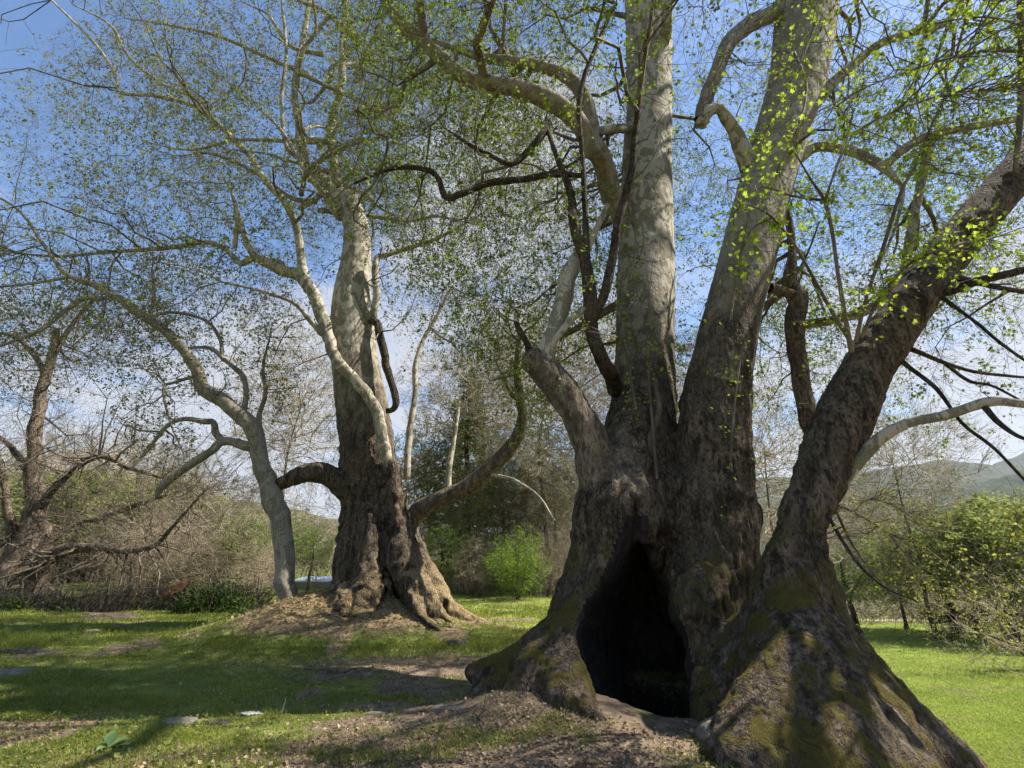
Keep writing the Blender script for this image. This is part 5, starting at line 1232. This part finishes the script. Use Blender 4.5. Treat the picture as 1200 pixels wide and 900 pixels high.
def car():
    Y = 58; c = P(962, 716, Y); zg = gz(c[0], Y); c = np.array([c[0], Y, zg]); root = thing('parked_car', 'small white car parked far off across the meadow', 'car', c)
    prof = [(-2.1, .35), (-2.15, .75), (-1.9, .88), (-1.25, .95), (-.7, 1.42), (.9, 1.45), (1.7, 1.0), (2.1, .9), (2.15, .4)]
    def extr(mb, pr, w, inset=1.0):
        n = len(pr); a = np.array([[x, -w / 2 * (inset if z > 1.2 else 1), z] for x, z in pr]); b = a * [1, -1, 1]
        V = np.vstack([a, b, a.mean(0)[None], b.mean(0)[None]]) + c
        i = np.arange(n); j = (i + 1) % n
        mb.add(V, np.stack([i, j, j + n, i + n], -1), np.vstack([np.stack([j, i, np.full(n, 2 * n)], -1), np.stack([i + n, j + n, np.full(n, 2 * n + 1)], -1)]))
    mb = MB(); extr(mb, prof, 1.7, .86); mb.build('body', M['white_paint'], root, False)
    for x0, x1 in ((-.95, -.05), (.05, 1.0)):
        mb = MB()
        for sgn in (-1, 1):
            box(mb, c + np.array([(x0 + x1) / 2, sgn * .80, 1.16]), ((x1 - x0) * .85, .14, .34), 0)
        mb.build('side_window', M['dark_glass'], root, False)
    for x in (-1.3, 1.35):
        for sgn in (-1, 1):
            t = np.linspace(0, 6.2832, 21)[:-1]; a = np.column_stack([x + .32 * np.cos(t), np.full(20, sgn * .70), .33 + .32 * np.sin(t)]); b = a + [0, sgn * .18, 0]
            V = np.vstack([a, b, [[x, sgn * .88, .33]], [[x, sgn * .7, .33]]]) + c; i = np.arange(20); j = (i + 1) % 20
            mk('wheel', V, np.stack([i, j, j + 20, i + 20], -1), np.vstack([np.stack([i + 20, j + 20, np.full(20, 40)], -1), np.stack([j, i, np.full(20, 41)], -1)]), M['rubber'], root, False)
car()
# light track along the far side of the meadow
tx = np.linspace(14, 75, 60); ty = 57 - .03 * (tx - 14) ** 1.2; w = 1.6
A_ = np.column_stack([tx, ty - w]); B_ = np.column_stack([tx, ty + w]); TV = np.vstack([np.column_stack([A_, hgt(A_[:, 0], A_[:, 1]) + .04]), np.column_stack([B_, hgt(B_[:, 0], B_[:, 1]) + .04])])
i = np.arange(59); M['track'] = simple('dusty_track', (.42, .34, .25))
kind(mk('path', TV, np.stack([i, i + 1, i + 61, i + 60], -1), None, M['track']), 'structure')

# ------------------------------------------------------------------ stones, fallen sticks, a weed
M['stone'] = (lambda s_: s_.finish(s_.mix(s_.ramp(s_.noise(9, 6, .7), .35, .65), (.11, .095, .075), (.24, .21, .175)), .9, s_.bump(s_.noise(30, 5, .7), .8, .03)))(NT('grey_stone'))
M['stone_dark'] = (lambda s_: s_.finish(s_.mix(s_.ramp(s_.noise(9, 6, .7), .35, .65), (.03, .027, .022), (.10, .09, .07)), .95, s_.bump(s_.noise(30, 5, .7), .8, .02)))(NT('dark_stone'))
def stone(px, py, w, d, h, seed, label, mat='stone', tilt=0, name='stone', cat='stone'):
    c = G(px, py); n = 22; m = 14
    th, ph = np.meshgrid(np.linspace(0, 6.2832, n, endpoint=False), np.linspace(.02, math.pi - .02, m))
    v = np.stack([np.cos(th) * np.sin(ph), np.sin(th) * np.sin(ph), np.cos(ph)], -1).reshape(-1, 3)
    v = np.sign(v) * np.abs(v) ** .7 * (1 + .5 * (fbm(v * 1.6 + seed, 3) - .5))[:, None]
    v[:, 2] += tilt * v[:, 0]
    V = v * np.array([w / 2, d / 2, h]) + c; i = np.arange(n * m).reshape(m, n)
    q = np.stack([i[:-1], i[1:], np.roll(i[1:], -1, 1), np.roll(i[:-1], -1, 1)], -1).reshape(-1, 4)
    tag(mk(name, V, q, None, M[mat]), label, cat)
stone(8, 789, .8, .5, .06, 1, 'flat grey slab in the grass at the left picture edge')
stone(25, 765, .9, .4, .10, 2, 'dark low rock in the shade behind the grey slab', 'stone_dark')
stone(210, 847, .42, .3, .05, 3, 'small flat grey stone in sunlit grass beside the shadow of a bough')
stone(246, 848, .45, .28, .035, 4, 'reddish flat patch of stone right beside the small grey one', 'stone_dark')
stone(850, 868, .55, .5, .22, 5, 'pale grey stone leaning at the foot of the leaning stem', 'stone', .25)
stone(528, 832, .42, .22, .05, 6, 'half buried stone in the trodden soil')
stone(535, 757, .42, .3, .13, 7, 'dark stump like stone left of the buttress', 'stone_dark')
stone(108, 741, .5, .3, .07, 8, 'small pale stone in the shaded lawn near the fence')
stone(440, 838, .25, .14, .04, 9, 'small pale stone near the fallen twig')
for k, (px, py, L, a, lab) in enumerate([(395, 790, 1.1, .3, 'dark crooked fallen branch lying in the shade'), (345, 800, .6, 2.6, 'short fallen twig left of the crooked branch'), (560, 850, .7, 1.9, 'thin fallen stick on bare soil'), (735, 868, .35, -.4, 'curved dark stick on the ground before the hollow'), (80, 792, .30, 1.5, 'upright pale dead stalk in the grass'), (285, 852, .5, .2, 'thin dry stick beside the white flake'), (330, 838, .22, 1.45, 'thin white upright stalk right of the white flake')]):
    c = G(px, py); rr = np.random.default_rng(k + 90); up = lab.find('upright') >= 0
    root = thing('fallen_stick' if not up else 'dead_stalk', lab, 'stick' if not up else 'stalk', c)
    t = np.linspace(0, 1, 9)[:, None]; d = np.array([math.cos(a), math.sin(a) * .5, .12]) if not up else np.array([.12, 0, 1.])
    p = c + d * L * (t - (.5 if not up else .1)) + rr.normal(0, .025 * L, (9, 3)) + [0, 0, .02]
    R = .02 * L + .004 if not up else .012
    V, q = tubes(p[None], (R * (1.2 - .9 * t[:, 0]))[None], 8); mk('shaft', V, q, None, M['stick' if not up else 'twig_bare'], root)
    if not up and L > .55:
        P3 = []
        for j in (2, 4, 6):
            e = rr.normal(0, .3, 3) * L; e[2] = abs(e[2]) * .6; P3.append(p[j] + e * np.linspace(0, 1, 5)[:, None])
        V, q = tubes(np.array(P3), np.full((3, 5), R * .4), 5); mk('side_twigs', V, q, None, M['stick'], root)
# white flake of bark
c = G(290, 840); v = np.array([[-.17, 0, .03], [-.10, .05, .05], [.02, .04, .06], [.12, .06, .05], [.2, .02, .03], [.1, -.03, .04], [.03, -.06, .03], [-.08, -.04, .05]]) + c
V = np.vstack([v, v - [0, 0, .008], [v.mean(0) + [0, 0, .015]], [v.mean(0)]]); i = np.arange(8); j = (i + 1) % 8
M['flake'] = simple('white_flake', (.45, .44, .40))
tag(mk('bark_flake', V, np.stack([i, j, j + 8, i + 8], -1)[:, ::-1], np.vstack([np.stack([i, j, np.full(8, 16)], -1), np.stack([j + 8, i + 8, np.full(8, 17)], -1)]), M['flake'], None, False), 'white curled bark flake lying in the grass', 'bark flake')
# leafy weed at the lower left
c = G(125, 880); root = thing('leafy_weed', 'pale green broad leaved weed in the shadow at the lower left', 'plant', c)
M['weed'] = leafmat('weed_leaf', (.12, .20, .075), (.18, .28, .11), .3)
for k, (a, e, L) in enumerate([(.2, .25, .26), (.7, .5, .24), (1.7, 1.2, .22), (2.9, .4, .15), (4.6, .3, .16)]):
    d = np.array([math.cos(a) * math.cos(e), math.sin(a) * math.cos(e), math.sin(e)]); s_ = np.cross(d, [0, 0, 1.]); s_ /= np.linalg.norm(s_); n_ = np.cross(s_, d)
    t = np.linspace(0, 1, 8); wv = np.array([.03, .05, .2, .3, .3, .24, .14, .02]) * L
    mid = c + [0, 0, .03] + d * (t[:, None] * L) + np.array([0, 0, -1]) * (t[:, None] ** 2) * L * .25
    V = np.stack([mid - s_ * wv[:, None] + n_ * wv[:, None] * .3, mid, mid + s_ * wv[:, None] + n_ * wv[:, None] * .3], 1).reshape(-1, 3)
    i = np.arange(7)[:, None] * 3; mk('leaf', V, np.vstack([i + [0, 1, 4, 3], i + [1, 2, 5, 4]]), None, M['weed'], root)

# ------------------------------------------------------------------ the air: thin haze in front of the far hills
def haze():
    m, nt = newmat('haze_air'); out = nt.nodes.new("ShaderNodeOutputMaterial"); v = nt.nodes.new("ShaderNodeVolumePrincipled")
    v.inputs['Color'].default_value = (.86, .92, 1, 1); v.inputs['Density'].default_value = 0.00010; v.inputs['Anisotropy'].default_value = .2
    nt.links.new(v.outputs[0], out.inputs['Volume'])
    mb = MB(); box(mb, (0, 1500, 247), (7400, 6400, 510)); o = mb.build('haze', m, None, False); kind(o, 'stuff', 'pale haze in the distant air', 'haze')
haze()
